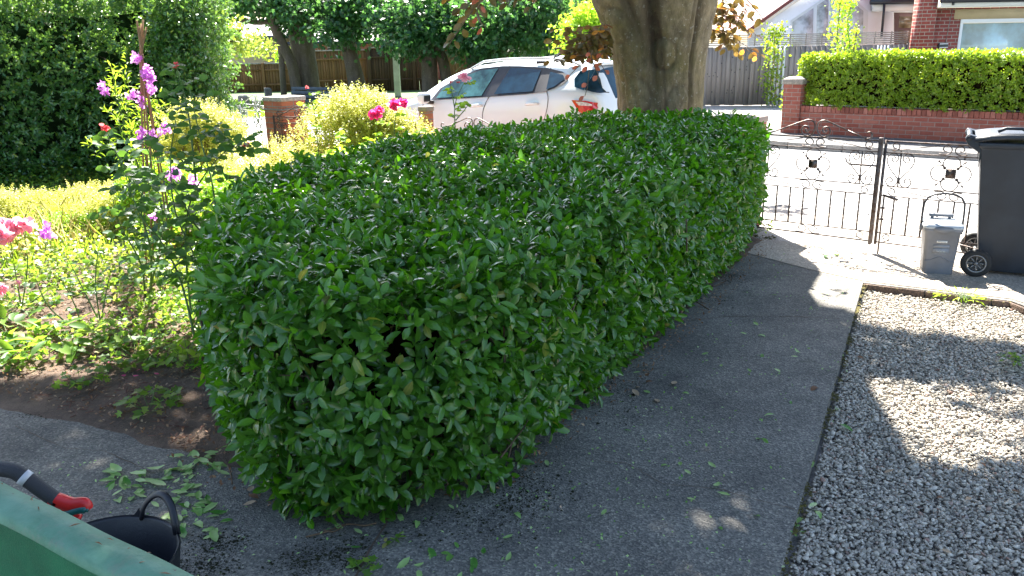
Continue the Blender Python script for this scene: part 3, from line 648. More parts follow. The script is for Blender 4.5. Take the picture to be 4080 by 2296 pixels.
def gate(name, label, a, b_, ztop=0.94, zbot=0.10, crest=True, mat=None, fin=True, W=None, bolt=False, latch=None, group=None, lower=True, r=0.0046):
    a = Vector((a[0], a[1], 0)); b_ = Vector((b_[0], b_[1], 0)); d = (b_-a); W = d.length; d.normalize(); nrm = Vector((-d.y, d.x, 0))
    mat = mat or M['iron']; t = thing(name, label, "gate", (a.x, a.y, 0), 0, group)
    k = (ztop-zbot)/0.84
    def P(u, v, off=0.0): q = a+d*u+nrm*off; return Vector((q.x, q.y, v))
    z2, z3, z4, z5 = ztop-0.09*k, zbot+0.475*k, zbot+0.395*k, zbot+0.08*k
    f = MB()
    for z, th in ((ztop, .014), (z2, .010), (z3, .010), (z4, .010), (z5, .010), (zbot, .012)):
        if not lower and z < z3-.001: continue
        f.bar(P(0, z), P(W, z), th, th*.8)
    zb = zbot if lower else z3
    f.bar(P(0, zb-.02), P(0, ztop+.008), .02, .02, up=nrm); f.bar(P(W, zb-.03), P(W, ztop+.008), .022, .022, up=nrm)
    f.build("frame", mat, t)
    nb = 8
    if lower:
        for i in range(nb):
            u = W*(i+1)/(nb+1); pts = [P(u, z4+(z5-z4)*j/24) for j in range(25)]; q = MB()
            vs = []; n = 4
            for j, p in enumerate(pts):
                tw = (min(max(j-4, 0), 16))*0.55
                for m_ in range(4): an = tw+m_*math.pi/2+math.pi/4; vs.append(p+d*(math.cos(an)*.008)+nrm*(math.sin(an)*.008))
            fs = [(j*4+m_, j*4+(m_+1) % 4, (j+1)*4+(m_+1) % 4, (j+1)*4+m_) for j in range(24) for m_ in range(4)]
            q.add(vs, fs); q.build("baluster", mat, t)
    def curve(B, pts, u0, v0, su, sv, rad=r, k_=5):
        B.tube([P(u0+x*su, v0+y*sv) for x, y in catmull(pts, k_)], rad, 5)
    # heart scrolls both sides
    hh = (z2-z3)/0.275
    for cu in (W*0.125, W*0.875):
        q = MB(); q.bar(P(cu, z3), P(cu, z2), .009, .009, up=nrm)
        for sg in (-1, 1):
            curve(q, H_TOP, cu, z3, sg*1.0, hh); curve(q, H_BOT, cu, z3, sg*1.0, hh)
        q.ball(P(cu, z3+.06*hh), .013, 6, (.8, .8, 2)); q.ball(P(cu, z3+.235*hh), .01, 6, (.8, .8, 2)); q.build("heart_scroll", mat, t, smooth=True)
    # thin scrolls between the paired rails
    for zl, fl in ((z2, -1), (z4, 1), (zbot, -1)):
        if not lower and zl < z3-.001: continue
        q = MB(); hgt = (.09 if zl > z4 else .08)*k
        for sg in (-1, 1):
            u0 = 0 if sg > 0 else W; sc = W
            def mp(pts): return [(x, (y if fl > 0 else 0.0905-y)) for x, y in pts]
            curve(q, mp(DIV), u0, zl, sg*sc, hgt/.09); curve(q, mp(CURL), u0, zl, sg*sc, hgt/.09)
            y1, y2 = (.072, .078) if fl > 0 else (.0185, .0125)
            q.tube([P(u0+sg*sc*.055, zl+(.075 if fl > 0 else .0155)*hgt/.09), P(u0+sg*sc*.40, zl+(.014 if fl > 0 else .076)*hgt/.09)], r*.8, 5)
        q.build("rail_scroll", mat, t, smooth=True)
    # centre medallion
    cz = (z2+z3)/2; cu = W/2; q = MB(); R1 = 0.062*hh
    for i in range(4):
        an = i*math.pi/2; cx, cy = math.cos(an)*.082*hh, math.sin(an)*.074*hh
        arc = []
        for j in range(33):
            th = an-2.35+4.7*j/32; rr = R1
            arc.append((cx+rr*math.cos(th), cy+rr*math.sin(th)))
        q.tube([P(cu+x, cz+y) for x, y in arc], r, 5)
        for sg in (-1, 1):
            th = an+sg*2.35; ex, ey = cx+R1*math.cos(th), cy+R1*math.sin(th)
            hk = [(ex, ey), (ex+math.cos(an)*.012-math.sin(an)*0, ey+math.sin(an)*.012), (ex+math.cos(an)*.02+math.sin(an)*sg*.012, ey+math.sin(an)*.02-math.cos(an)*sg*.012)]
            q.tube([P(cu+x, cz+y) for x, y in hk], r*.8, 5)
        an2 = an+math.pi/4; x1, y1 = math.cos(an2), math.sin(an2)
        q.bar(P(cu+x1*.03, cz+y1*.03), P(cu+x1*.125*hh, cz+y1*.125*hh), .005, .005, up=nrm)
        q.ball(P(cu+x1*.09*hh, cz+y1*.09*hh), .010, 6); q.tube([P(cu+x1*.11*hh, cz+y1*.11*hh), P(cu+x1*.14*hh, cz+y1*.14*hh)], [.003, .009], 6)
    q.build("medallion_ring", mat, t, smooth=True)
    q = MB(); pts = []
    for j in range(48):
        an = j/48*2*math.pi+math.pi/4; rr = .036/max(abs(math.cos(an)), abs(math.sin(an))); rr = min(rr, .045)*(1+.10*(j % 3 == 0))
        pts.append((rr*math.cos(an), rr*math.sin(an)))
    vs = [P(cu+x, cz+y, -.004) for x, y in pts]+[P(cu+x, cz+y, .004) for x, y in pts]; n = len(pts)
    q.add(vs, [tuple(range(n))[::-1], tuple(range(n, 2*n))]+[(i, (i+1) % n, n+(i+1) % n, n+i) for i in range(n)]); q.build("medallion_plate", mat, t)
    if crest:
        q = MB()
        for sg in (-1, 1):
            u0 = 0 if sg > 0 else W
            curve(q, CREST, u0, ztop, sg*W, 1.0, .0065); q.tube([P(u0+sg*W*x, ztop+y) for x, y in CREST2[:2]], .0065, 5); curve(q, CREST2[1:], u0, ztop, sg*W, 1.0, .0065)
        q.build("crest_scroll", mat, t, smooth=True)
    if latch:
        q = MB(); z = ztop-.205; q.bar(P(W*.79, z, -.012), P(W, z, -.012), .03, .012); q.tube([P(W*.79, z, -.012), P(W*.765, z+.02, -.012), P(W*.755, z+.05, -.012)], .006, 5); q.build("latch", mat, t)
    if bolt:
        q = MB(); q.tube([P(.035, 0.0, -.02), P(.035, z4+.0, -.02), P(.03, z4+.01, -.035), P(.15, z4-.015, -.06)], [.008, .008, .009, .011], 6)
        for z in (z4-.10, z5+.12): q.box(P(.035, z, -.018), (.03, .03, .012), Matrix.Rotation(math.atan2(d.y, d.x), 3, 'Z'))
        q.build("drop_bolt", mat, t)
    return t
gL = xy(Vector((2.2, 7.4, 0))); gM = (3.03, 6.74); gM2 = (3.065, 6.712)
g1 = gate("iron_gate", "wrought iron gate leaf with double scroll crest beside hedge end", gL, gM, latch=True)
q = MB(); q.bar((gM[0]+.004, gM[1]-.003, 0.08), (gM[0]+.004, gM[1]-.003, 0.965), .032, .04, up=(.62, .78, 0)); q.build("meeting_stile", M['iron'], g1, bevel=.004)
g2e = (gM2[0]+.783*1.0, gM2[1]-.622*1.0)
g2 = gate("iron_gate", "wrought iron gate leaf with flat top and drop bolt behind grey food caddy", gM2, g2e, crest=False, bolt=True)
g3 = (g2e[0]+.783*.06, g2e[1]-.622*.06)
# left neighbour's pale gates and the ironwork panel on our wall
gate("iron_gate", "pale sunlit iron gate with scroll crest left of orange brick pillar", xy(RW(-8.35, 0.35)), xy(RW(-7.12, 0.1)), ztop=0.93, mat=M['iron_sunlit'], r=.009)
gate("iron_gate", "second pale iron gate leaf half hidden by golden shrub near holly", xy(RW(-9.6, 0.35)), xy(RW(-8.38, 0.35)), ztop=0.93, mat=M['iron_sunlit'], r=.009)
gate("ironwork_panel", "rusty brown iron scroll panel in front of orange brick pillar", xy(RW(-6.62, -.30)), xy(RW(-5.55, -.2)), ztop=0.86, zbot=0.1, mat=M['iron_rust'], r=.006)
gate("ironwork_panel", "dark iron scroll panel on low wall in front of white car door", xy(RW(-3.9, 0)), xy(RW(-2.75, 0)), ztop=0.80, zbot=0.30, mat=M['iron'], r=.006, lower=False)
gate("ironwork_panel", "iron scroll panel on low wall mostly hidden by golden shrub", xy(RW(-5.4, 0)), xy(RW(-4.25, 0)), ztop=0.86, zbot=0.30, mat=M['iron_rust'], r=.006, lower=False)
# ------------------------------------------------------------------ white car
def build_car():
    O = Vector((1.10, 9.83, 0))-RU*4.54; O.z = -0.10
    car = thing("parked_car", "white family car with roof rails parked beyond hedge, rear behind tree trunk", "car", O, RZ)
    X_ = [0, .06, .18, .45, .9, 1.25, 1.38, 1.55, 1.75, 2.0, 2.2, 2.45, 2.8, 3.1, 3.5, 3.8, 4.0, 4.14, 4.24, 4.31, 4.38, 4.45, 4.51, 4.55]
    ZT = np.interp(X_, [0, .06, .18, .45, .9, 1.25, 1.38, 1.75, 2.0, 2.2, 2.45, 2.8, 3.1, 3.5, 3.8, 4.0, 4.14, 4.24, 4.31, 4.38, 4.45, 4.51, 4.55],
                   [.68, .78, .88, .99, 1.09, 1.14, 1.18, 1.40, 1.50, 1.555, 1.60, 1.63, 1.64, 1.64, 1.63, 1.61, 1.585, 1.56, 1.43, 1.30, 1.17, 1.08, .92])
    ZB = np.interp(X_, [0, .2, .9, 1.38, 1.8, 2.7, 3.6, 3.95, 4.24, 4.38, 4.45, 4.55], [.62, .80, .97, 1.06, 1.13, 1.19, 1.27, 1.29, 1.27, 1.22, 1.12, .88])
    WS = np.interp(X_, [0, .06, .18, .45, .9, 3.6, 4.0, 4.24, 4.38, 4.47, 4.55], [.55, .66, .76, .84, .885, .89, .885, .86, .81, .76, .68])
    WT = np.interp(X_, [0, .2, .9, 1.38, 1.75, 2.2, 2.8, 3.6, 4.1, 4.24, 4.38, 4.45, 4.55], [.5, .68, .74, .72, .64, .59, .575, .565, .55, .55, .57, .60, .56])
    cy = 0.89
    def section(i):
        ws, wt, zb, zt = WS[i], WT[i], ZB[i], ZT[i]; ze = min(zt-.015, zt-.05+0.0)
        ze = max(ze, zb+.01); wt_ = min(wt, ws-.03)
        return [(ws*.93, .22), (ws*.985, .34), (ws*1.0, .55), (ws*1.0, .8 if zb > .85 else zb-.06), (ws-.012, max(zb-.06, .7 if zb > .75 else zb-.03)), (ws-.045, zb), (ws-.045+(wt_-ws+.045)*.5, zb+(ze-zb)*.5+.0), (wt_, ze), (wt_*.86, ze+(zt-ze)*.62), (wt_*.5, ze+(zt-ze)*.92), (0, zt)]
    secs = [section(i) for i in range(len(X_))]; K = len(secs[0])
    V = []; F = []
    for i, s in enumerate(secs):
        row = [(X_[i], cy-y, z) for y, z in s]+[(X_[i], cy+y, z) for y, z in reversed(s[:-1])]
        V += row
    Wd = 2*K-1
    for i in range(len(X_)-1):
        for j in range(Wd-1): a = i*Wd+j; F.append((a, a+Wd, a+Wd+1, a+1))
    F.append(tuple(range(Wd))); F.append(tuple((len(X_)-1)*Wd+j for j in range(Wd))[::-1])
    b = MB(); b.add(V, F); body = b.build("body", M['white_paint'], car, local=True, smooth=True)
    m = body.modifiers.new("s", 'SUBSURF'); m.levels = m.render_levels = 1
    mm = body.modifiers.new("w", 'WEIGHTED_NORMAL') if False else None
    def side(x, z, off=.006):
        """near side surface point at car x, height z"""
        f = np.interp(x, X_, np.arange(len(X_))); i = int(min(f, len(X_)-2)); t = f-i
        def yy(s):
            zs = [p[1] for p in s[:8]]; ys = [p[0] for p in s[:8]]; return np.interp(z, zs, ys)
        y = yy(secs[i])*(1-t)+yy(secs[i+1])*t
        return Vector((x, cy-y-off, z+off*.35))
    def patch(name, poly, mat, off=.01, parent=car, dens=.12, thick=.004):
        import mathutils
        pts = []
        n = len(poly)
        for i in range(n):
            a, c = Vector(poly[i]), Vector(poly[(i+1) % n]); k = max(1, int((c-a).length/dens))
            for j in range(k): pts.append(a+(c-a)*j/k)
        xs = [p[0] for p in pts]; zs = [p[1] for p in pts]; inner = []
        P2 = np.array([(p[0], p[1]) for p in pts])
        gx = np.arange(min(xs)+dens/2, max(xs), dens); gz = np.arange(min(zs)+dens/2, max(zs), dens)
        for x in gx:
            for z in gz:
                q = np.array([[x, z]])
                if inpoly(q, P2)[0] and edge_dist(q, P2)[0] > dens*.35: inner.append((x, z))
        co = [Vector((p[0], p[1])) for p in pts]+[Vector(p) for p in inner]; ne = len(pts)
        r = mathutils.geometry.delaunay_2d_cdt(co, [(i, (i+1) % ne) for i in range(ne)], [], 1, 1e-5)
        vs = [side(p.x, p.y, off) for p in r[0]]; vb = [side(p.x, p.y, off-thick) for p in r[0]]; nv = len(vs)
        fs = [tuple(f) for f in r[2]]
        q = MB(); q.add(vs, fs)
        return q.build(name, mat, parent, local=True, smooth=True)
    # window surround strip, glass panes, pillars
    door1 = [(1.66, .62), (1.60, .9), (1.62, 1.09), (1.80, 1.28), (2.18, 1.47), (2.50, 1.56), (2.90, 1.585), (2.78, 1.17), (2.70, .92), (2.72, .6)]
    patch("window_surround", [(1.74, 1.105), (1.82, 1.26), (2.18, 1.44), (2.45, 1.525), (2.82, 1.555), (3.1, 1.555), (3.55, 1.535), (3.80, 1.495), (3.90, 1.455), (3.945, 1.41), (3.90, 1.35), (3.80, 1.30), (3.67, 1.26), (3.4, 1.225), (2.7, 1.17)], M['black_trim'], .010)
    patch("window", [(1.84, 1.135), (1.88, 1.26), (2.2, 1.415), (2.46, 1.495), (2.77, 1.525), (2.66, 1.185)], M['car_glass_pale'], .016)
    patch("window", [(2.87, 1.21), (2.975, 1.53), (3.2, 1.53), (3.48, 1.51), (3.50, 1.26), (3.2, 1.235)], M['car_glass'], .016)
    patch("window", [(3.70, 1.285), (3.63, 1.49), (3.84, 1.455), (3.90, 1.41), (3.80, 1.32)], M['car_glass'], .016)
    # panel gaps
    def gap(pts, nm="panel_gap"):
        q = MB(); P2 = catmull(pts, 6); q.tube([side(x, z, .001) for x, z in P2], .0042, 5); q.build(nm, M['seam'], car, local=True)
    gap([(1.62, 1.20), (1.60, 1.05), (1.62, .8), (1.68, .5)]); gap([(2.94, 1.58), (2.86, 1.35), (2.79, 1.18), (2.70, 1.0), (2.69, .8), (2.72, .4)])
    gap([(2.10, 1.49), (2.5, 1.575), (2.94, 1.59), (3.4, 1.58), (3.56, 1.555), (3.62, 1.5), (3.70, 1.28), (3.745, 1.2), (3.73, 1.05), (3.68, .9), (3.55, .6)])
    gap([(4.10, 1.50), (4.22, 1.36), (4.30, 1.26), (4.43, 1.17)]) if False else None
    for x, z in ((2.50, 1.045), (3.41, 1.095)):
        h = thing("door_handle", None, None); h.parent = car
        h.location = (0, 0, 0)
        q = MB(); pts = [side(x+.20*i/8, z+.02*i/8, .012+.03*math.sin(math.pi*min(1, max(0, (i)/8)))**.5) for i in range(9)]
        q.tube(pts, [.012, .017, .018, .018, .018, .018, .018, .017, .012], 8); ho = q.build("door_handle", M['white_paint'], car, local=True, smooth=True)
        bpy.data.objects.remove(h)
    # mirror
    q = MB(); c = side(1.73, 1.10, .13); q.box(c, (.13, .20, .15), Matrix.Rotation(.12, 3, 'Y')); q.build("wing_mirror", M['white_paint'], car, local=True, bevel=.05, seg=5)
    q = MB(); q.box(c+Vector((.062, .0, -.005)), (.016, .13, .085)); q.bar(side(1.80, 1.08, 0), c+Vector((0, .02, -.05)), .05, .05); q.build("mirror_housing", M['black_trim'], car, local=True, bevel=.01)
    # roof rails
    for sg in (-1, 1):
        q = MB(); pts = []
        for i in range(17):
            x = 2.25+1.75*i/16; f = np.interp(x, X_, np.arange(len(X_))); zt = np.interp(x, X_, ZT); wt = np.interp(x, X_, WT)
            lift = .055*min(1, min(i, 16-i)/2.0); pts.append((x, cy+sg*(wt-.015), zt-.045+lift))
        q.tube(pts, .016, 8); q.build("roof_rail", M['white_paint'], car, local=True, smooth=True)
    q = MB(); q.box((3.42, cy-.575, 1.605), (.13, .03, .035)); q.build("rail_foot", M['black_trim'], car, local=True, bevel=.004)
    # rear: glass, spoiler, high brake light, lamps, wiper
    def rear(y, s, off):   # s 0 top .. 1 bottom of tailgate glass
        x = 4.225+.225*s; z = np.interp(x, X_, ZT); w = np.interp(x, X_, WT)
        k = abs(y)/w; z2_ = z-.05*k**3-.01; return Vector((x+off-0.03*k**2, cy+y, z2_+off*.5))
    q = MB(); n = 14; rows = 8; vs = []
    for j in range(rows):
        s = .10+.84*j/(rows-1); hw = float(np.interp(4.225+.225*s, X_, WT))+.02
        for i in range(n): vs.append(rear(-hw+2*hw*i/(n-1), s, .02))
    q.add(vs, [(j*n+i, (j+1)*n+i, (j+1)*n+i+1, j*n+i+1) for j in range(rows-1) for i in range(n-1)]); 
    for mir in (0, 1):
        vs = []
        for i in range(9):
            x = 4.215+.225*i/8; z1 = np.interp(x, X_, ZT)-.045; zl = max(1.245, np.interp(x, X_, ZB)+.015); z1 = max(z1, zl+.01)
            for j in range(6):
                p = side(x, z1+(zl-z1)*j/5, .028); p.x += .03; vs.append((p.x, p.y if not mir else 2*cy-p.y, p.z))
        q.add(vs, [(i*6+j, i*6+j+1, (i+1)*6+j+1, (i+1)*6+j) for i in range(8) for j in range(5)])
    q.build("rear_window", M['car_glass'], car, local=True, smooth=True)
    # corner glass wrapping from tailgate glass towards the side
    q = MB(); q.prism([(-.50, -.04), (.50, -.04), (.56, .10), (-.56, .10)], 0, .035, M=Matrix(((0, 1, 0, 4.16), (1, 0, 0, cy), (0, 0, 1, 1.565), (0, 0, 0, 1)))); q.build("spoiler", M['white_paint'], car, local=True, bevel=.015)
    q = MB(); q.box((4.275, cy-.02, 1.578), (.02, .3, .02)); q.build("brake_light", M['red_lens'], car, local=True)
    q = MB(); q.bar((4.47, cy-.02, 1.20), (4.455, cy-.38, 1.20), .02, .03); q.ball((4.465, cy, 1.20), .03, 8); q.build("rear_wiper", M['black_trim'], car, local=True, bevel=.004)
    def lamp(poly, nm, mat, off): return patch(nm, poly, mat, off, dens=.03)
    lamp([(4.10, 1.17), (4.28, 1.165), (4.40, 1.14), (4.42, 1.08), (4.40, 1.0), (4.34, .96), (4.26, .96), (4.18, 1.06)], "tail_light", M['red_lens'], .022)
    lamp([(4.16, 1.150), (4.28, 1.146), (4.36, 1.122), (4.365, 1.100), (4.20, 1.108)], "indicator_lens", M['clear_lens'], .030)
    patch("rear_window", [(4.05, 1.50), (4.03, 1.41), (4.09, 1.32), (4.23, 1.285), (4.232, 1.52)], M['car_glass'], .016, dens=.04)
    # wheels
    for x in (.93, 3.69):
        for sg in (0, 1):
            w = MB(); yy = .12 if sg == 0 else 1.66; ax = (0, 1, 0)
            w.lathe([(.20, -.09), (.30, -.10), (.335, -.07), (.335, .07), (.30, .10), (.20, .09)], (x, yy, .335), 32, ax)
            wo = w.build("wheel", M['tyre'], car, local=True, smooth=True)
            w = MB(); w.lathe([(.0, -.085), (.05, -.09), (.19, -.075), (.215, -.085), (.215, .085), (0, .08)], (x, yy, .335), 24, ax); w.build("rim", M['alloy'], wo, local=True, smooth=True)
    return car
build_car()

# ------------------------------------------------------------------ black wheelie bin
def wheelie():
    dx = Vector((.885, -.466, 0)); ang = math.atan2(dx.y, dx.x)
    c = Vector((3.50, 6.02, 0))      # near-left bottom corner of the body
    t = thing("wheelie_bin", "tall dark grey wheelie bin with big black wheels at right edge", "bin", c, ang)
    # local: x = away from handle side (front), y = inward, z up
    b = MB(); prof = [(0.10, 0.02, 0.02, .50, .46), ]
    def ringz(z, x0, x1, y0, y1): return [(x0, y0, z), (x1, y0, z), (x1, y1, z), (x0, y1, z)]
    rings = [ringz(.03, .06, .56, .05, .49), ringz(.22, .03, .585, .04, .50), ringz(.5, .0, .61, .03, .51), ringz(.955, -.045, .655, .0, .54), ringz(.965, -.06, .67, -.015, .555), ringz(1.0, -.06, .67, -.015, .555)]
    vs = [p for r in rings for p in r]; fs = []
    for i in range(len(rings)-1):
        for k in range(4): fs.append((i*4+k, i*4+(k+1) % 4, (i+1)*4+(k+1) % 4, (i+1)*4+k))
    fs.append((3, 2, 1, 0)); fs.append(tuple((len(rings)-1)*4+k for k in range(4)))
    b.add(vs, fs); b.build("body", M['bin_black'], t, local=True, bevel=.02, seg=3)
    # handle brackets + bar at the back top
    b = MB(); prof = [(-.045, .80), (-.05, .92), (-.13, .975), (-.155, 1.02), (-.14, 1.055), (-.05, 1.03), (-.03, .98)]
    for y0 in (.01, .44):
        n = len(prof); b.add([(x, y0, z) for x, z in prof]+[(x, y0+.09, z) for x, z in prof], [tuple(range(n)), tuple(range(n, 2*n))[::-1]]+[(i, n+i, n+(i+1) % n, (i+1) % n) for i in range(n)])
    b.build("handle_bracket", M['bin_black'], t, local=True, bevel=.01)
    b = MB(); b.tube([(-.125, -.0, 1.03), (-.125, .54, 1.03)], .02, 12); b.build("handle_bar", M['bin_black'], t, local=True, smooth=True)
    # lid
    b = MB(); n = 9; V = []; 
    for i in range(n):
        x = -.09+.80*i/(n-1); s = i/(n-1); z = 1.012+.045*math.sin(math.pi*min(1, s*1.1+.12))+.0
        for y, dz in ((-.03, -.025), (-.025, .004), (.08, .012), (.27, .02), (.46, .012), (.565, .004), (.57, -.025)): V.append((x, y, z+dz))
    F = [(i*7+j, (i+1)*7+j, (i+1)*7+j+1, i*7+j+1) for i in range(n-1) for j in range(6)]
    b.add(V, F); lid = b.build("lid", M['bin_black'], t, local=True, smooth=True); so = lid.modifiers.new("so", 'SOLIDIFY'); so.thickness = .012; so.offset = -1
    b = MB(); b.tube([(.05, .06, 1.075), (.10, .06, 1.10), (.2, .06, 1.10), (.25, .06, 1.075)], .012, 8); b.build("lid_grip", M['bin_black'], t, local=True, smooth=True)
    # wheels and axle
    b = MB(); b.tube([(.03, -.05, .105), (.03, .58, .105)], .012, 8); b.build("axle", M['alloy'], t, local=True)
    for y, f in ((-.055, -1), (.56, 1)):
        b = MB(); b.lathe([(.062, -.022), (.085, -.028), (.102, -.018), (.107, 0), (.102, .018), (.085, .028), (.062, .022)], (.03, y, .107), 32, (0, 1, 0))
        w = b.build("wheel", M['tyre'], t, local=True, smooth=True)
        b = MB(); b.lathe([(.066, -.018), (.070, -.026), (.062, -.028), (.058, -.020)], (.03, y, .107), 28, (0, 1, 0))
        b.lathe([(.058, .0), (.058, .014), (.0, .014)], (.03, y, .107), 24, (0, 1, 0))
        b.lathe([(.0, -.028), (.012, -.026), (.014, -.01)], (.03, y, .107), 16, (0, 1, 0)); b.lathe([(.0, .028), (.012, .026), (.014, .01)], (.03, y, .107), 16, (0, 1, 0))
        for k in range(8):
            a = k*math.pi/4; b.bar((.03+.012*math.cos(a), y, .107+.012*math.sin(a)), (.03+.062*math.cos(a), y, .107+.062*math.sin(a)), .008, .03, up=(0, 1, 0))
        b.build("hub", M['alloy'], w, local=True)
    # moulded print near the rim
    txt(t, "DUSTBIN", Vector((.60, -.004, .80)), .014, M['pale_print'], "raised_lettering", rot=(math.pi/2, 0, 0), tilt=-.045)
    return t
def txt(parent, s, loc, size, mat, name, rot=(math.pi/2, 0, 0), tilt=0.0):
    cu = bpy.data.curves.new(name, 'FONT'); cu.body = s; cu.size = size; cu.extrude = .0006; cu.align_x = 'CENTER'; cu.align_y = 'CENTER'; cu.materials.append(mat)
    tmp = bpy.data.objects.new("tmp_text", cu); COL.objects.link(tmp); bpy.context.view_layer.update()
    me = bpy.data.meshes.new_from_object(tmp.evaluated_get(bpy.context.evaluated_depsgraph_get())); bpy.data.objects.remove(tmp)
    o = bpy.data.objects.new(name, me); COL.objects.link(o); o.parent = parent; o.location = loc; o.rotation_euler = (rot[0]+tilt, rot[1], rot[2])
    if not me.materials: me.materials.append(mat)
    return o
wheelie()

# ------------------------------------------------------------------ grey food caddy
def caddy():
    c = Vector((3.30, 6.14, 0)); ang = R_(-20)
    t = thing("food_caddy", "small grey food waste caddy with raised handle by the gate", "caddy", c, ang)
    def rr(w, d, z, r=.03, n=4):
        pts = []
        for cx, cy_, a0 in ((w/2-r, -d/2+r, -math.pi/2), (w/2-r, d/2-r, 0), (-w/2+r, d/2-r, math.pi/2), (-w/2+r, -d/2+r, math.pi)):
            for k in range(n+1): a = a0+k*math.pi/2/n; pts.append((cx+r*math.cos(a), cy_+r*math.sin(a), z))
        return pts
    def loft(b, rings, cap0=True, cap1=True):
        n = len(rings[0]); vs = [p for r in rings for p in r]
        fs = [(i*n+k, i*n+(k+1) % n, (i+1)*n+(k+1) % n, (i+1)*n+k) for i in range(len(rings)-1) for k in range(n)]
        if cap0: fs.append(tuple(range(n))[::-1])
        if cap1: fs.append(tuple((len(rings)-1)*n+k for k in range(n)))
        b.add(vs, fs)
    b = MB(); loft(b, [rr(.205, .20, 0), rr(.21, .205, .01), rr(.225, .235, .16), rr(.245, .265, .33), rr(.262, .285, .338), rr(.265, .29, .368)])
    b.build("body", M['caddy_grey'], t, local=True)
    b = MB(); loft(b, [rr(.272, .297, .362), rr(.278, .303, .37), rr(.272, .297, .385), rr(.235, .25, .397), rr(.16, .17, .40)]); lid = b.build("lid", M['caddy_lid'], t, local=True)
    b = MB(); b.box((0, .09, .425), (.17, .05, .02)); 
    for x in (-.06, .06): b.box((x, .09, .408), (.02, .03, .025))
    b.build("lid_grip", M['caddy_grey'], lid, local=True, bevel=.004)
    # front lip: curved catch
    b = MB(); pts = [(-.07+.14*i/10, -.150-.006*math.sin(math.pi*i/10), .365-.0*i) for i in range(11)]; vs = []
    for i, p in enumerate(pts): vs += [(p[0], p[1], .372+.012*math.sin(math.pi*i/10)), (p[0], p[1], .352-.022*math.sin(math.pi*i/10))]
    b.add(vs, [(2*i, 2*i+1, 2*i+3, 2*i+2) for i in range(10)]); q = b.build("lid_catch", M['caddy_grey'], lid, local=True); so = q.modifiers.new("so", 'SOLIDIFY'); so.thickness = .006
    # moulded wave on the front
    b = MB(); pts = []
    for i in range(25):
        x = -.105+.21*i/24; z = .115+.035*math.exp(-((x)/.05)**2)-.01; pts.append((x, -.1015-(z/.33)*.03-.003, z))
    b.tube(pts, .0035, 6); b.build("moulded_ridge", M['caddy_grey'], t, local=True, smooth=True)
    # handle
    b = MB(); pts = [(-.142, .0, .30), (-.142, .0, .45), (-.138, .0, .53), (-.115, .0, .575), (-.07, .0, .60), (.0, .0, .608), (.07, 0, .60), (.115, 0, .575), (.138, 0, .53), (.142, 0, .45), (.142, .0, .30)]
    b.tube(pts, .0075, 8); b.build("handle", M['black_trim'], t, local=True, smooth=True)
    b = MB(); b.box((-.142, 0, .345), (.022, .04, .05)); b.box((.142, 0, .345), (.022, .04, .05)); b.build("handle_hinge", M['caddy_grey'], t, local=True, bevel=.004)
    # label and print
    tl = -.105; yf = lambda z: -(.1175+(z-.16)/.17*.015)-.0015 if z > .16 else -(.1025+z/.15*.015)-.0015
    b = MB(); z = .262; b.box((0, yf(z)-.001, z), (.072, .002, .015), Matrix.Rotation(.09, 3, 'X')); lab = b.build("paper_label", M['white_label'], t, local=True)
    b = MB(); 
    for i in range(7): b.box((-.026+i*.008, yf(z)-.0025, z), (.005, .001, .004), Matrix.Rotation(.09, 3, 'X'))
    b.build("printed_line", M['black_trim'], lab, local=True)
    b = MB(); z = .225; b.box((0, yf(z)-.0006, z), (.11, .0012, .022), Matrix.Rotation(.09, 3, 'X')); z = .19; b.box((0, yf(z)-.0006, z), (.11, .0012, .04), Matrix.Rotation(.09, 3, 'X')); b.build("print_panel", M['grey_print'], t, local=True)
    txt(t, "wyre", Vector((0, yf(.188)-.003, .188)), .030, M['pale_print'], "lettering", tilt=.09)
    b = MB(); z = .170; b.box((0, yf(z)-.002, z-.002), (.08, .001, .0015)); b.build("printed_rule", M['pale_print'], t, local=True)
caddy()

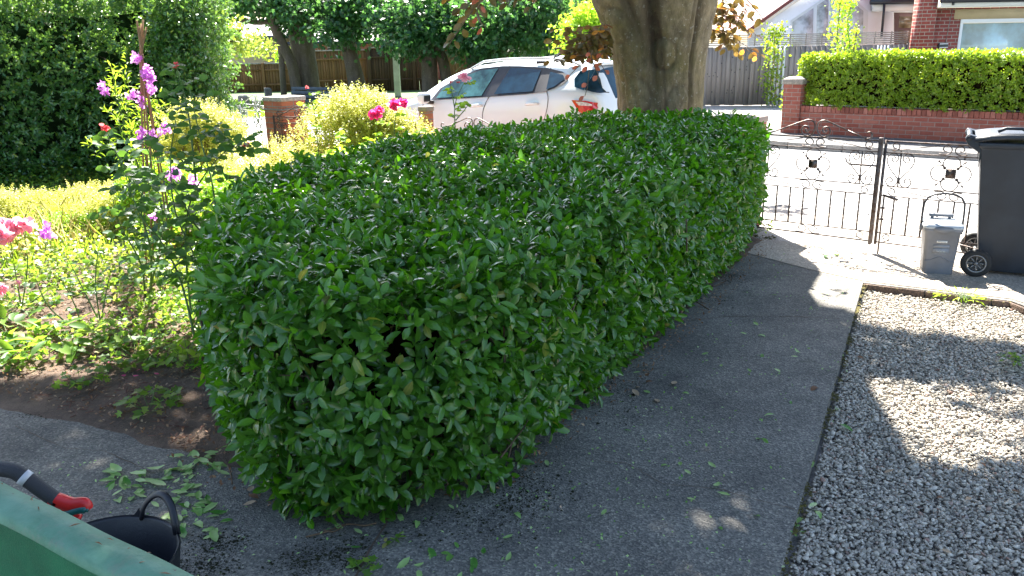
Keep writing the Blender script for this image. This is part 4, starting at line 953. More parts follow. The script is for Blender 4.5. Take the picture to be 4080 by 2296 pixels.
# ------------------------------------------------------------------ green bin (bottom left), tub, long handled tool
def green_bin():
    # open green bin close to the camera: the far rim crosses the corner of the view
    z = 1.07; A = gr(-120, 1850, z); B = gr(830, 2310, z); d = (B-A).normalized(); n = Vector((-d.y, d.x, 0))   # n points away from the camera
    if n.y < 0: n = -n
    t = thing("green_bin", "large worn green plastic bin wall with dusty rim in the near corner", "bin", (A.x, A.y, 0))
    A2 = A-d*0.25; B2 = B+d*0.35; w = .062
    b = MB(); prof = [(0, -.012), (-.004, 0.0), (-w*.5, .004), (-w+.004, 0.0), (-w, -.016)]; m = 40; vs = []
    for i in range(m+1):
        p = A2+(B2-A2)*i/m
        for s, dz in prof: vs.append((p.x+n.x*s, p.y+n.y*s, z+dz+.0012*math.sin(i*.8)))
    k = len(prof); b.add(vs, [(i*k+j, (i+1)*k+j, (i+1)*k+j+1, i*k+j+1) for i in range(m) for j in range(k-1)]); b.build("rim", M['green_rim'], t, smooth=True)
    # wall below the rim (outer face towards the camera) and far face
    b = MB(); q1 = A2-n*(w+.0); q2 = B2-n*(w+.0)
    def face(off, off2, z0, z1):
        b.add([(A2+n*off2)+Vector((0, 0, z0-z)), (B2+n*off2)+Vector((0, 0, z0-z)), (B2+n*off)+Vector((0, 0, z1-z)), (A2+n*off)+Vector((0, 0, z1-z))], [(0, 1, 2, 3)])
    face(-w+.001, -w+.03, .05, z-.016); face(-.001, -.03, .05, z-.012); 
    e1 = B2; b.add([B2-n*.001+Vector((0, 0, -.012)), B2-n*.03+Vector((0, 0, .05-z)), B2-n*(w-.03)+Vector((0, 0, .05-z)), B2-n*(w-.001)+Vector((0, 0, -.016))], [(0, 1, 2, 3)])
    b.build("wall", M['green_plastic'], t)
    # bits of dry grass and leaf on the rim
    npc = 26; s = rng.random(npc); P = np.array([np.array(A2+(B2-A2)*float(x)) for x in s])-np.array(n)[None]*rng.uniform(.008, w-.008, (npc, 1))+np.array([0, 0, .005])
    T = unit(np.concatenate([rng.normal(size=(npc, 2)), np.zeros((npc, 1))], 1)); N = np.tile([0, 0, 1.], (npc, 1))+rng.normal(0, .15, (npc, 3))
    tag(leaves("dry_debris", P, T, N, rng.uniform(.005, .022, npc), .0022, M['l_dry'], None, T_SIMPLE), kind="stuff")
green_bin()
def tub():
    c = Vector((-1.245, 2.12, 0)); Rr = .215; H = .33; t = thing("flexible_tub", "black flexible garden tub with loop handle behind green bin rim", "tub", c)
    b = MB(); b.lathe([(0.0, .012), (.15, .012), (.155, .02), (.20, .2), (Rr, H-.01), (Rr+.008, H), (Rr+.010, H-.008), (.206, .2), (.165, .0), (0, .0)], (0, 0, 0), 48); b.build("body", M['tub_black'], t, local=True, smooth=True)
    for a0 in (R_(58), R_(238)):
        b = MB(); pts = []; 
        for i in range(21):
            s = i/20; a = a0-.42+.84*s; h = H-.012+.10*math.sin(math.pi*s)**.6; r_ = Rr+.004+.01*math.sin(math.pi*s); pts.append((r_*math.cos(a), r_*math.sin(a), h))
        b.tube(pts, .0125, 8, flat=.6); 
        for e in (0, 1):
            aa = a0-.42 if e == 0 else a0+.42; sg = 1 if e == 0 else -1; vs = []
            for j in range(7):
                s = j/6; a1 = aa-sg*.22*(1-s); r1 = Rr+.003; vs += [(r1*math.cos(a1), r1*math.sin(a1), H-.01), (r1*math.cos(a1), r1*math.sin(a1), H-.008+.04*s**2)]
            b.add(vs, [(2*j, 2*j+1, 2*j+3, 2*j+2) for j in range(6)])
        b.build("handle", M['tub_black'], t, local=True, smooth=True)
tub()
def tool():
    # long-handled trimmer leaning on the bin: only its grip end shows
    Y = 1.62; P = [at(-420, 1930, Y), at(-150, 1868, Y), at(30, 1872, Y), at(100, 1905, Y), at(170, 1955, Y), at(235, 2000, Y)]
    t = thing("garden_tool", "long handled garden tool with grey grip and red end leaning by the bin", "tool", (P[0].x, P[0].y, 0))
    def sm(pts, k=6):
        p = [pts[0]*2-pts[1]]+pts+[pts[-1]*2-pts[-2]]; out = []
        for i in range(1, len(p)-2):
            for j in range(k):
                u = j/k; out.append(0.5*((2*p[i])+(p[i+1]-p[i-1])*u+(2*p[i-1]-5*p[i]+4*p[i+1]-p[i+2])*u*u+(3*p[i]-p[i-1]-3*p[i+1]+p[i+2])*u**3))
        return out+[p[-2]]
    S = sm(P); b = MB(); b.tube(S, .017, 14); b.build("grip", M['handle_grey'], t, smooth=True)
    b = MB(); i0 = 17; b.tube(S[i0:i0+3], .0182, 14); b.build("grip_ring", M['handle_white'], t, smooth=True)
    b = MB(); q = [at(205, 1985, Y), at(250, 2000, Y), at(285, 2010, Y), at(335, 2008, Y), at(345, 2028, Y)]; b.tube(sm(q), [.017]*7+[.0165]*6+[.015]*6+[.014]*5+[.008], 14)
    b.tube(sm([at(230, 2000, Y), at(262, 2030, Y), at(290, 2060, Y), at(316, 2072, Y)]), .013, 12); b.build("red_end", M['handle_red'], t, smooth=True)
    b = MB(); b.tube(sm([at(240, 2055, Y-.01), at(280, 2042, Y-.01), at(325, 2030, Y-.01), at(352, 2034, Y-.01)]), [.004]*4+[.009]*12+[.005]*3, 10); b.build("trigger", M['trigger_green'], t, smooth=True)
    b = MB(); b.tube([P[0], Vector((P[0].x-.5, P[0].y+.1, .02))], .013, 10); b.build("shaft", M['handle_grey'], t, smooth=True)
tool()
# ------------------------------------------------------------------ fences
def board_fence(name, label, A, B, z0, z1, mat, postmat=None, nposts=4, board=0.11, post_h=None, panel_gap=True, rail=True, front=1, pw=.1, cap=None, group=None, gaps=0.03):
    A = Vector((A[0], A[1], 0)); B = Vector((B[0], B[1], 0)); d = (B-A); L = d.length; d.normalize(); n = Vector((-d.y, d.x, 0))*(-front)
    Rm = Matrix.Rotation(math.atan2(d.y, d.x), 3, 'Z'); t = thing(name, label, "fence", (A.x, A.y, 0), 0, group)
    seg = L/nposts
    for k in range(nposts):
        b = MB(); u = k*seg+pw/2
        while u < (k+1)*seg-pw/2-.02:
            w = board*random.uniform(.85, 1.1); w = min(w, (k+1)*seg-pw/2-u)
            g = .012 if random.random() < gaps else 0
            p = A+d*(u+w/2); b.box((p.x, p.y, (z0+z1)/2+random.uniform(-.008, .008)), (w-g, .018, z1-z0), Rm @ Matrix.Rotation(.10, 3, 'Z'), r=random.random()); u += w
        if rail:
            for z in (z0+.28*(z1-z0), z0+.8*(z1-z0)):
                p = A+d*((k+.5)*seg)+n*.04; b.box((p.x, p.y, z), (seg-pw, .045, .07), Rm, r=.4)
        b.build("panel", mat, t)
        if cap:
            b = MB(); p = A+d*((k+.5)*seg); b.box((p.x, p.y, z1+.03), (seg-pw, .07, .045), Rm, r=.8); b.build("capping_rail", cap, t)
    for k in range(nposts+1):
        p = A+d*(k*seg)+n*.02; b = MB(); b.box((p.x, p.y, ((post_h or z1+.05)+z0-.1)/2), (pw, pw, (post_h or z1+.05)-z0+.1), Rm, r=.6); b.build("post", postmat or mat, t, bevel=.006)
    return t
FZ = lambda px, py, Y: at(px, py, Y)
def pxfence(label, pxl, pxr, yl, yr, Y, mat, posts, postmat=None, cap=None, z0=None, gaps=.03):
    a = at(pxl, yl, Y); c = at(pxr, yr, Y); z1 = (a.z+c.z)/2
    return board_fence("wooden_fence", label, xy(a), xy(c), 0.0, z1, mat, postmat, posts, cap=cap, gaps=gaps, pw=.11)
pxfence("low brown board fence with pale capping left of leaning tree trunk", 740, 1200, 258, 258, 33.0, M['wood_mid'], 3, M['wood_mid'], M['wood_silver'])
pxfence("brown board fence right of the thickest tree trunk", 1225, 1465, 203, 206, 32.6, M['wood_mid'], 1, M['wood_dark'], M['wood_silver'], gaps=.08)
pxfence("tall dark brown fence with slits of light behind pale pole", 1468, 1735, 190, 193, 32.0, M['wood_dark'], 3, M['wood_dark'], M['wood_silver'], gaps=.12)
pxfence("dark wooden fence above the bonnet of white car", 1760, 2250, 203, 210, 31.5, M['wood_mid'], 5, M['wood_mid'], gaps=.12)
# grey fence with trellis, right
FA = Vector((3.6, 22.7, 0)); FB = Vector((10.05, 21.35, 0))
gf = board_fence("wooden_fence", "weathered grey board fence topped with slatted trellis across the road", xy(FA), xy(FB), 0.02, 1.50, M['wood_grey'], M['wood_grey'], 4, board=.13, front=-1, gaps=.02, pw=.09)
d = (FB-FA).normalized(); n_ = Vector((-d.y, d.x, 0)); Rm = Matrix.Rotation(math.atan2(d.y, d.x), 3, 'Z')
for k in range(4):
    b = MB(); L = (FB-FA).length/4; p = FA+d*(L*(k+.5))
    for j in range(6): b.box((p.x, p.y, 1.55+.048*j), (L-.04, .03, .026), Rm, r=.7)
    for u in np.linspace(-L/2+.05, L/2-.05, 5): q = p+d*float(u)+n_*.02; b.box((q.x, q.y, 1.67), (.03, .02, .30), Rm, r=.5)
    b.build("trellis", M['wood_silver'], gf)
def knots():
    b = MB()
    for i in range(110):
        u = random.uniform(.2, 6.4); z = random.choice([.35, .42, .8, .85, 1.05, 1.3])+random.gauss(0, .06); p = FA+d*u-n_*.016
        b.box((p.x, p.y, z), (.022, .006, .03), Rm)
    b.build("knots", M['black_trim'], gf)
knots()
# pale vertical lattice with climber, at the corner of the grey fence
lp = at(3095, 300, 21.55); t = thing("lattice_panel", "pale vertical slatted lattice with climber on it beside grey fence", "trellis", (lp.x, lp.y, 0))
for z in (.3, .9, 1.4): b = MB(); b.box((lp.x, lp.y+.02, z), (.36, .02, .04), Rm); b.build("cross_rail", M['wood_silver'], t)
b = MB()
for i in range(4): q = lp+d*(-.15+i*.10); b.box((q.x, q.y, .76), (.045, .025, 1.5), Rm, r=.8)
b.build("slat_frame", M['upvc'], t)
lp2 = at(3515, 200, 21.2); t = thing("lattice_panel", "small pale lattice on the fence between climber and brick house", "trellis", (lp2.x, lp2.y, 0)); b = MB()
for i in range(4): q = lp2+d*(-.12+i*.08)-n_*.09; b.box((q.x, q.y, .76), (.035, .025, 1.46), Rm, r=.8)
b.build("slat_frame", M['upvc'], t)
# end panel with rail against the house
b = MB(); e0 = FB+d*.02; q = e0+d*.30; b.box((q.x, q.y, .76), (.56, .03, 1.48), Rm, r=.4); t = thing("fence_end_panel", "grey slatted end panel between trellis fence and brick house", "fence", (q.x, q.y, 0)); b.build("panel", M['wood_grey'], t)
b = MB()
for j in range(5): b.box((q.x, q.y-.03, 1.50+.05*j), (.56, .03, .032), Rm, r=.5)
b.box((q.x+.27, q.y-.05, 1.6), (.07, .05, .32), Rm, r=.9); b.build("trellis", M['wood_grey'], t)

# ------------------------------------------------------------------ houses
def quadwall(b, P4, thick, n):
    v = [Vector(p) for p in P4]; n = Vector(n).normalized(); m = len(v)
    b.add(v+[p+n*thick for p in v], [tuple(range(m)), tuple(range(m, 2*m))[::-1]]+[(i, m+i, m+(i+1) % m, (i+1) % m) for i in range(m)])
def brick_house():
    A = at(3652, 137, 21.0); dx = Vector((1, .13, 0)).normalized(); ny = Vector((-dx.y, dx.x, 0)); A.z = 0
    t = thing("brick_house", "red brick bungalow with white framed picture window behind bright hedge", "house", (A.x, A.y, 0))
    def PP(u, z, off=0.0): q = A+dx*u-ny*off; return (q.x, q.y, z)
    ang = math.atan2(dx.y, dx.x); Rm = Matrix.Rotation(ang, 3, 'Z')
    def bx(b, u0, u1, z0, z1, o0, o1, r=None):
        c = PP((u0+u1)/2, (z0+z1)/2, (o0+o1)/2); b.box(c, (u1-u0, abs(o1-o0), z1-z0), Rm, r)
    # wall with window opening: u of window from px 3820
    uw = (at(3830, 90, 21.1).x-A.x)/dx.x; zt = at(3850, 80, 21.1).z; ze = at(3850, 30, 21.0).z
    b = MB(); bx(b, .38, uw, 0, ze, 0, -.25); bx(b, uw, uw+3.2, 0, .75, 0, -.25); bx(b, uw+3.2, 8, 0, ze, 0, -.25); bx(b, uw, uw+3.2, zt+.25, ze, 0, -.25)
    b.build("wall", M['brick_house'], t, uv=True)
    b = MB(); bx(b, 0, .376, 0, 4.2, .14, -.25); b.build("brick_pier", M['brick_house'], t, uv=True)
    b = MB(); bx(b, uw-.18, uw+3.4, zt+.02, zt+.25, .012, -.1); b.build("lintel", M['fascia_cream'], t)
    w = MB(); fr = .075
    bx(w, uw, uw+3.2, zt-fr, zt+.018, .02, -.1); bx(w, uw, uw+fr, .78, zt-fr-.002, .02, -.1); bx(w, uw+3.2-fr, uw+3.2, .78, zt-fr-.002, .02, -.1); bx(w, uw+fr, uw+3.2-fr, .75, .83, .03, -.1)
    bx(w, uw+1.9, uw+1.96, .832, zt-fr-.002, .012, -.1)
    wo = w.build("window", M['upvc'], t, bevel=.008)
    g = MB(); bx(g, uw+fr+.002, uw+1.898, .832, zt-fr-.004, -.03, -.06); g.build("pane", M['glass_bright'], wo); g = MB(); bx(g, uw+1.962, uw+3.2-fr-.002, .832, zt-fr-.004, -.03, -.06); g.build("pane", M['glass_bright'], wo)
    b = MB(); bx(b, .35, 8, ze+.002, ze+.14, .30, .27); bx(b, .35, 8, ze+.004, ze+.02, .268, 0.004); b.build("fascia", M['upvc'], t)
    b = MB(); b.tube([PP(.30, ze+.16, .36), PP(8, ze+.16, .36)], .055, 10); b.build("gutter", M['slate'], t, smooth=True)
    for u in (.62, 2.55, 4.4): b = MB(); bx(b, u, u+.05, ze+.05, ze+.13, .335, .303); b.build("gutter_bracket", M['slate'], t)
    b = MB(); vs = [PP(.38, ze+.19, .34), PP(8, ze+.19, .34), PP(8, ze+2.3, -2.9), PP(.38, ze+2.3, -2.9)]
    rows = 16
    for i in range(rows):
        s0, s1 = i/rows, (i+1)/rows; p = lambda u, s, dz: PP(u, ze+.19+2.1*s+dz, .34-3.24*s)
        b.add([p(.38, s0, .03), p(8, s0, .03), p(8, s1, .0), p(.38, s1, .0), p(.38, s0, 0), p(8, s0, 0)], [(0, 1, 2, 3), (4, 5, 1, 0)])
    b.build("roof", M['tiles'], t, uv=True)
    # wall lamp + cable
    q = at(3760, 182, 21.0); u = (q.x-A.x)/dx.x
    b = MB(); bx(b, u-.13, u+.13, q.z-.055, q.z+.055, .075, .002); lm = b.build("wall_lamp", M['slate'], t, bevel=.02); b = MB(); bx(b, u-.11, u+.11, q.z+.03, q.z+.052, .085, .076); bx(b, u-.11, u+.11, q.z-.056, q.z-.035, .085, .076); b.build("lamp_lens", M['upvc'], lm)
    b = MB(); b.tube([PP(u+.08, q.z+.06, .01), PP(u+.16, ze, .01)], .006, 5); b.build("cable", M['alloy'], t)
brick_house()
def white_house():
    Y = 25.0; A = at(2960, 140, Y); dx = Vector((1, -.05, 0)).normalized(); A.z = 0; ny = Vector((-dx.y, dx.x, 0))
    t = thing("white_house", "white rendered house with glazed gable behind the trellis fence", "house", (A.x, A.y, 0))
    def pp(px, py, off=0.0):      # point on the facade plane seen at that pixel
        r = ray(px, py); C0 = Vector((0, 0, CAM_H)); k = ((A-C0).dot(ny)-off)/r.dot(ny); q = C0+r*k; return q
    def slab(name, pts, off, thick, mat, parent=t, uv=False):
        b = MB(); quadwall(b, [pp(x, y, off) for x, y in pts], thick, ny); return b.build(name, mat, parent, uv=uv)
    slab("gable_wall", [(2985, 330), (2985, 118), (3160, -5), (3330, -118), (3480, 0), (3520, 40), (3520, 330)], .25, .25, M['render_white'])
    slab("side_wall", [(3521, 330), (3521, 22), (3561, 22), (3561, 330)], .10, .2, M['render_white'])
    slab("upper_wall", [(3562, 49), (3562, 22), (3670, 22), (3670, 49)], .10, .2, M['render_white'])
    slab("fascia", [(3478, 46), (3478, 16), (3672, 14), (3672, 46)], .40, .12, M['upvc'])
    b = MB(); b.tube([pp(3468, 8, .48), pp(3675, 6, .48)], .075, 8); b.build("gutter", M['slate'], t, smooth=True)
    b = MB(); b.tube([pp(3524, 12, .5), pp(3520, 60, .45), pp(3512, 150, .45)], .035, 8); b.build("downpipe", M['slate'], t, smooth=True)
    b = MB(); b.tube([pp(2975, 128, .38), pp(3325, -125, .38)], .05, 6); b.build("verge", simple("verge_red", (0.16, .05, .05), .7), t)
    slab("barge_board", [(2985, 135), (2985, 119), (3330, -115), (3330, -95)], .34, .06, M['upvc'])
    # gable glazing
    f = slab("gable_window", [(3150, 300), (3150, 82), (3298, -18), (3345, -50), (3460, 45), (3450, 300)], .27, .015, M['upvc'])
    for pts in ([(3158, 300), (3158, 88), (3240, 33), (3236, 300)], [(3250, 300), (3256, 22), (3300, -8), (3296, 300)], [(3306, 300), (3310, -14), (3343, -36), (3375, -10), (3370, 300)], [(3381, 300), (3384, -2), (3440, 44), (3435, 300)]):
        slab("pane", pts, .285, .01, M['glass_pale'], f)
    # brown door / window
    f = slab("brown_window", [(3564, 330), (3564, 50), (3668, 50), (3668, 330)], .05, .05, M['brown_frame'])
    slab("pane", [(3580, 112), (3583, 66), (3668, 66), (3668, 112)], .06, .008, M['glass_brown'], f); slab("pane", [(3578, 300), (3580, 122), (3668, 122), (3668, 300)], .06, .008, M['glass_brown'], f)
    # roof planes going back
    b = MB(); p1, p2, p3 = pp(2975, 126, .36), pp(3330, -125, .36), pp(3600, 70, .36); k = ny*7
    b.add([p1, p2, p2+k, p1+k], [(0, 1, 2, 3)]); b.add([p2+Vector((.02, 0, 0)), p3+Vector((0, 0, .35)), p3+k+Vector((0, 0, .35)), p2+k+Vector((.02, 0, 0))], [(0, 1, 2, 3)]); b.build("roof", M['tiles'], t, uv=True)
white_house()
def block_building(name, label, px0, px1, ytop0, ytop1, Y, mat, roofmat, roof_px, gut=True, uv=False, win=()):
    a = at(px0, ytop0, Y); c = at(px1, ytop1, Y); d = Vector((c.x-a.x, c.y-a.y, 0)); L = d.length; d.normalize(); z = (a.z+c.z)/2
    t = thing(name, label, "building", (a.x, a.y, 0)); mid = (a+c)/2; n = Vector((-d.y, d.x, 0)); ang = math.atan2(d.y, d.x); Rm = Matrix.Rotation(ang, 3, 'Z')
    b = MB(); b.box((mid.x+n.x*2.5, mid.y+n.y*2.5, z/2), (L, 5, z), Rm); b.build("wall", mat, t, uv=uv)
    b = MB(); hh = roof_px*Y/FPX; o = .35
    a0 = Vector((a.x, a.y, z))-n*o-d*o; c0 = Vector((c.x, c.y, z))-n*o+d*o; k = n*(2.5+o)
    b.add([a0, c0, c0+k+Vector((0, 0, hh)), a0+k+Vector((0, 0, hh))], [(0, 1, 2, 3)]); b.add([a0+k*2, c0+k*2, c0+k+Vector((0, 0, hh)), a0+k+Vector((0, 0, hh))], [(0, 3, 2, 1)])
    b.add([a0+Vector((0, 0, -.01)), c0+Vector((0, 0, -.01)), c0+k*2+Vector((0, 0, -.01)), a0+k*2+Vector((0, 0, -.01))], [(0, 1, 2, 3)]); b.build("roof", roofmat, t)
    b = MB(); b.bar(a0+Vector((0, 0, .02))-n*.06, c0+Vector((0, 0, .02))-n*.06, .12, .16); b.build("gutter", M['slate'], t)
    for px, w, yy0, yy1 in win:
        q = at(px, yy0, Y); q2 = at(px, yy1, Y); b = MB(); u = (q-a).dot(d); p = a+d*u; b.box((p.x-n.x*.01, p.y-n.y*.01, (q.z+q2.z)/2), (w, .06, q.z-q2.z), Rm); b.build("window", M['glass_dark'], t)
M['roof_pale'] = simple("pale_tiled_roof", (0.72, 0.68, 0.65), 0.85, var=.15, vscale=1.5)
block_building("tan_building", "tan rendered building behind the leaning trees on the left", 640, 1178, 150, 158, 44, M['render_tan'], M['roof_pale'], 75)
block_building("brick_bungalow", "low brick bungalow glimpsed between dark tree trunks", 1182, 1860, 160, 178, 42, M['brick_far'], M['roof_pale'], 75, uv=True, win=((1340, .9, 172, 205),))

# ------------------------------------------------------------------ street pieces on the far side
def bollard(c, w, h, label):
    t = thing("stone_bollard", label, "bollard", (c.x, c.y, 0)); b = MB(); b.box((c.x, c.y, h/2), (w, w, h), Matrix.Rotation(.5, 3, 'Z')); b.build("shaft", M['concrete'], t, bevel=.03, seg=3)
    b = MB(); b.box((c.x-.02, c.y-w*.0, h+.012), (w*.9, w*.9, .03), Matrix.Rotation(.5, 3, 'Z'), taper=.8); b.build("top", M['kerb'], t, bevel=.01)
bollard(Vector((at(972, 410, 23.5).x, 23.5, 0)), .27, .42, "weathered grey stone bollard nearer the side road on the lawn")
bollard(Vector((at(1070, 385, 27).x, 27.0, 0)), .21, .44, "slimmer stone bollard farther back beside the park bench")
def bench():
    a = at(1158, 365, 26.5); c = at(1350, 372, 25.5); a.z = c.z = -.3; t = thing("park_bench", "blue grey slatted bench under the thickest tree trunk", "bench", (a.x, a.y, 0)); d = (c-a).normalized(); n = Vector((-d.y, d.x, 0)); m = simple("bench_blue_grey", (.075, .10, .13), .7, var=.3)
    b = MB()
    for z, o in ((.52, 0), (.64, .03), (.76, .06)): b.bar(a+Vector((0, 0, z))+n*o, c+Vector((0, 0, z))+n*o, .03, .09)
    b.build("backrest", m, t, bevel=.005); b = MB()
    for o in (-.1, -.2, -.3, -.4): b.bar(a+Vector((0, 0, .42))+n*o, c+Vector((0, 0, .42))+n*o, .08, .03)
    b.build("seat", m, t, bevel=.005)
    for q in (a+d*.1, c-d*.1):
        b = MB(); b.bar(q-n*.4, q-n*.4+Vector((0, 0, .42)), .06, .06); b.bar(q+n*.0, q+n*.08+Vector((0, 0, .8)), .06, .06); b.build("leg", m, t)
bench()
pb = at(1583, 330, 28.5); pt = pb; t = thing("street_pole", "pale grey square lamp column in front of dark wooden fence", "pole", (pb.x, pb.y, 0)); b = MB(); b.bar((pb.x, pb.y, 0), (pb.x, pb.y, 4.2), .20, .20, up=(0, 1, 0)); b.build("column", simple("pale_concrete", (.55, .57, .54), .8, var=.2, vscale=3, bmp=.3), t, bevel=.02)
q = at(1590, 217, 28.3); b = MB(); b.box((q.x, q.y, q.z), (.10, .04, .17)); b.build("sign_plate", M['white_label'], t)

# ------------------------------------------------------------------ trees
def trunk(b, pts, rads, n=14, lump=.06, k=4):
    """tapered limb with uneven girth; pts Vector list"""
    p = [pts[0]*2-pts[1]]+list(pts)+[pts[-1]*2-pts[-2]]; r = [rads[0]]+list(rads)+[rads[-1]]; S = []; Rr = []
    for i in range(1, len(p)-2):
        for j in range(k):
            u = j/k; S.append(0.5*((2*p[i])+(p[i+1]-p[i-1])*u+(2*p[i-1]-5*p[i]+4*p[i+1]-p[i+2])*u*u+(3*p[i]-p[i-1]-3*p[i+1]+p[i+2])*u**3)); Rr.append(r[i]*(1-u)+r[i+1]*u)
    S.append(p[-2]); Rr.append(r[-2]); base = len(b.v); b.tube(S, Rr, n)
    sd = random.random()*9
    for i in range(base, len(b.v)):
        v = Vector(b.v[i]); c = S[min((i-base)//n, len(S)-1)]; dd = v-c
        ph = math.atan2(dd.y, dd.x); f = 1+lump*(math.sin(3*ph+v.z*1.7+sd)+.6*math.sin(5*ph-v.z*2.9+sd*2)+.5*math.sin(v.z*5+ph*2+sd)); b.v[i] = tuple(c+dd*f)
def leafcloud(centers, sig, n, flat=.7):
    idx = rng.integers(0, len(centers), n); P = centers[idx]+rng.normal(size=(n, 3))*sig*np.array([1, 1, flat])
    return P, idx
def crown_obj(name, ells, Y, depth, n, L, mat, parent, tmpl=T_KITE, sig=.33, nclump=None, W=.75, seed=0, up=.4):
    """ells: (px, py, rx, ry) ellipses at distance Y; fills clumps through the crown volume"""
    C = []; 
    for (cx, cy, rx, ry) in ells:
        c = at(cx, cy, Y); ax = rx*Y/FPX; az = ry*Y/FPX; m = max(4, int((nclump or 60)*rx*ry/40000)); q = unit(rng.normal(size=(m, 3)))*(rng.random((m, 1))**.4)
        C.append(np.array(c)[None]+q*np.array([ax, depth, az]))
    C = np.concatenate(C); P, idx = leafcloud(C, sig, n); out = unit(P-C[idx]+1e-6)
    T = unit(out*.5+rng.normal(0, .7, (n, 3))+np.array([0, 0, -.3])); N = unit(out*.5+rng.normal(0, .5, (n, 3))+np.array([0, 0, up]))
    cl = rng.random(len(C))[idx]
    return leaves(name, P, T, N, rng.uniform(.7, 1.25, n)*L, rng.uniform(.7, 1.2, n)*L*W, mat, parent, tmpl, rnd=np.clip(.55*cl+.45*rng.random(n), 0, 1))
def bgtree(label, stems, ells, Y, n, L=.15, mat='l_oak', bark='bark_grey', depth=2.0, sig=.33, nclump=60, tmpl=T_LOBE, name="broadleaf_tree", group=None, base0=True):
    b0 = at(stems[0][0][0], stems[0][0][1], Y) if stems else at(ells[0][0], ells[0][1], Y)
    t = thing(name, label, "tree", (b0.x, b0.y, 0), 0, group)
    for st in stems:
        P = [at(x, y, Y) for x, y, r in st]; R = [r*Y/FPX for x, y, r in st]; P = [Vector((P[0].x, P[0].y, -.1))]+P; R = [R[0]*1.25]+R
        b = MB(); trunk(b, P, R); b.build("trunk", M[bark], t, smooth=True)
    crown_obj("crown", ells, Y, depth, n, L, M[mat], t, tmpl=tmpl, sig=sig, nclump=nclump)
    return t
bgtree("slim pale trunked tree leaning left beside the thickest trunk", [[(1180, 350, 20), (1160, 255, 21), (1118, 165, 20), (1090, 90, 17), (1060, -40, 13)], [(1105, 120, 10), (1010, 90, 9), (880, 60, 7), (780, 20, 5)]],
       [(900, -30, 260, 60), (1060, -40, 150, 80), (1060, 60, 40, 75), (960, 50, 30, 30), (760, -20, 140, 55), (1120, 20, 60, 60), (850, 30, 60, 30)], 28.0, 6500)
bgtree("thick trunked grey tree behind the park bench", [[(1225, 345, 52), (1215, 250, 46), (1200, 150, 46), (1190, 60, 44), (1180, -120, 40)], [(1200, 70, 22), (1290, 0, 18), (1400, -90, 14)]],
       [(1200, 10, 150, 75), (1150, -40, 220, 60), (1300, 55, 50, 45), (1370, 0, 100, 50), (1180, 90, 40, 40)], 28.6, 9500)
bgtree("dark trunked tree leaning left just before the pale pole", [[(1425, 350, 34), (1400, 230, 28), (1385, 140, 26), (1375, 40, 22), (1340, -80, 18)]],
       [(1400, 10, 140, 70), (1365, 110, 45, 60), (1440, 90, 40, 30), (1520, 10, 150, 60), (1590, 110, 60, 30)], 27.4, 8500)
bgtree("twin stemmed tree with ivy dark trunks next to the car bonnet", [[(1712, 340, 30), (1710, 240, 29), (1705, 170, 28), (1690, 40, 22)], [(1780, 330, 22), (1762, 240, 21), (1745, 175, 20), (1740, 60, 16)]],
       [(1680, 70, 170, 115), (1800, 100, 160, 100), (1620, 150, 90, 55), (1900, 60, 150, 100)], 26.0, 12000)
bgtree("broad dark tree filling the space above the white car roof", [[(1885, 300, 26), (1880, 200, 24), (1890, 100, 20)], [(1950, 300, 15), (1965, 170, 14), (1990, 60, 12)]],
       [(2010, 90, 160, 125), (2100, 40, 150, 110), (1930, 150, 110, 70), (2130, 150, 70, 55)], 25.0, 15000)
bgtree("dark bluish tree mass behind the bright green conifer bush", [[(2290, 250, 20), (2290, 0, 14)]], [(2280, 20, 170, 130), (2400, 80, 120, 130), (2200, 150, 90, 90), (2120, -30, 140, 80)], 30.0, 12000, L=.14, mat='l_blue')
bgtree("tall tree far behind the tan building at left", [[(700, 250, 14), (700, 60, 10)]], [(640, -10, 240, 90), (480, 10, 200, 120)], 36.0, 5000, L=.16, mat='l_oak')
bgtree("bright green feathery bush left of the beech trunk", [[(2330, 240, 8), (2335, 120, 5)]], [(2345, 130, 85, 90), (2290, 190, 70, 40), (2400, 90, 60, 60), (2360, 60, 25, 40)], 19.0, 7000, L=.09, mat='l_lime', sig=.14, depth=.6, nclump=160, tmpl=T_KITE, name="conifer_bush")
bgtree("dark green shrub low behind the rear of white car", [[(2450, 300, 6), (2450, 200, 4)]], [(2440, 230, 55, 70), (2290, 225, 60, 20)], 19.5, 2500, L=.08, mat='l_oak', sig=.12, depth=.5, nclump=200, tmpl=T_KITE, name="evergreen_shrub")
bgtree("small yellow green tree between holly and low brown fence", [[(870, 300, 8), (905, 190, 7), (960, 120, 4)], [(890, 230, 5), (850, 140, 4)]], [(930, 165, 75, 50), (870, 120, 60, 60), (850, 215, 30, 30), (985, 180, 30, 30)], 17.0, 2000, L=.085, mat='l_light', sig=.13, depth=.9, nclump=170, tmpl=T_KITE, name="small_tree")
bgtree("small yellow leaved bush between the leaning tree trunks", [[(1130, 260, 3), (1130, 210, 2)]], [(1140, 225, 40, 28)], 38.0, 900, L=.12, mat='l_lime', sig=.15, depth=.4, nclump=600, tmpl=T_KITE, name="small_bush")

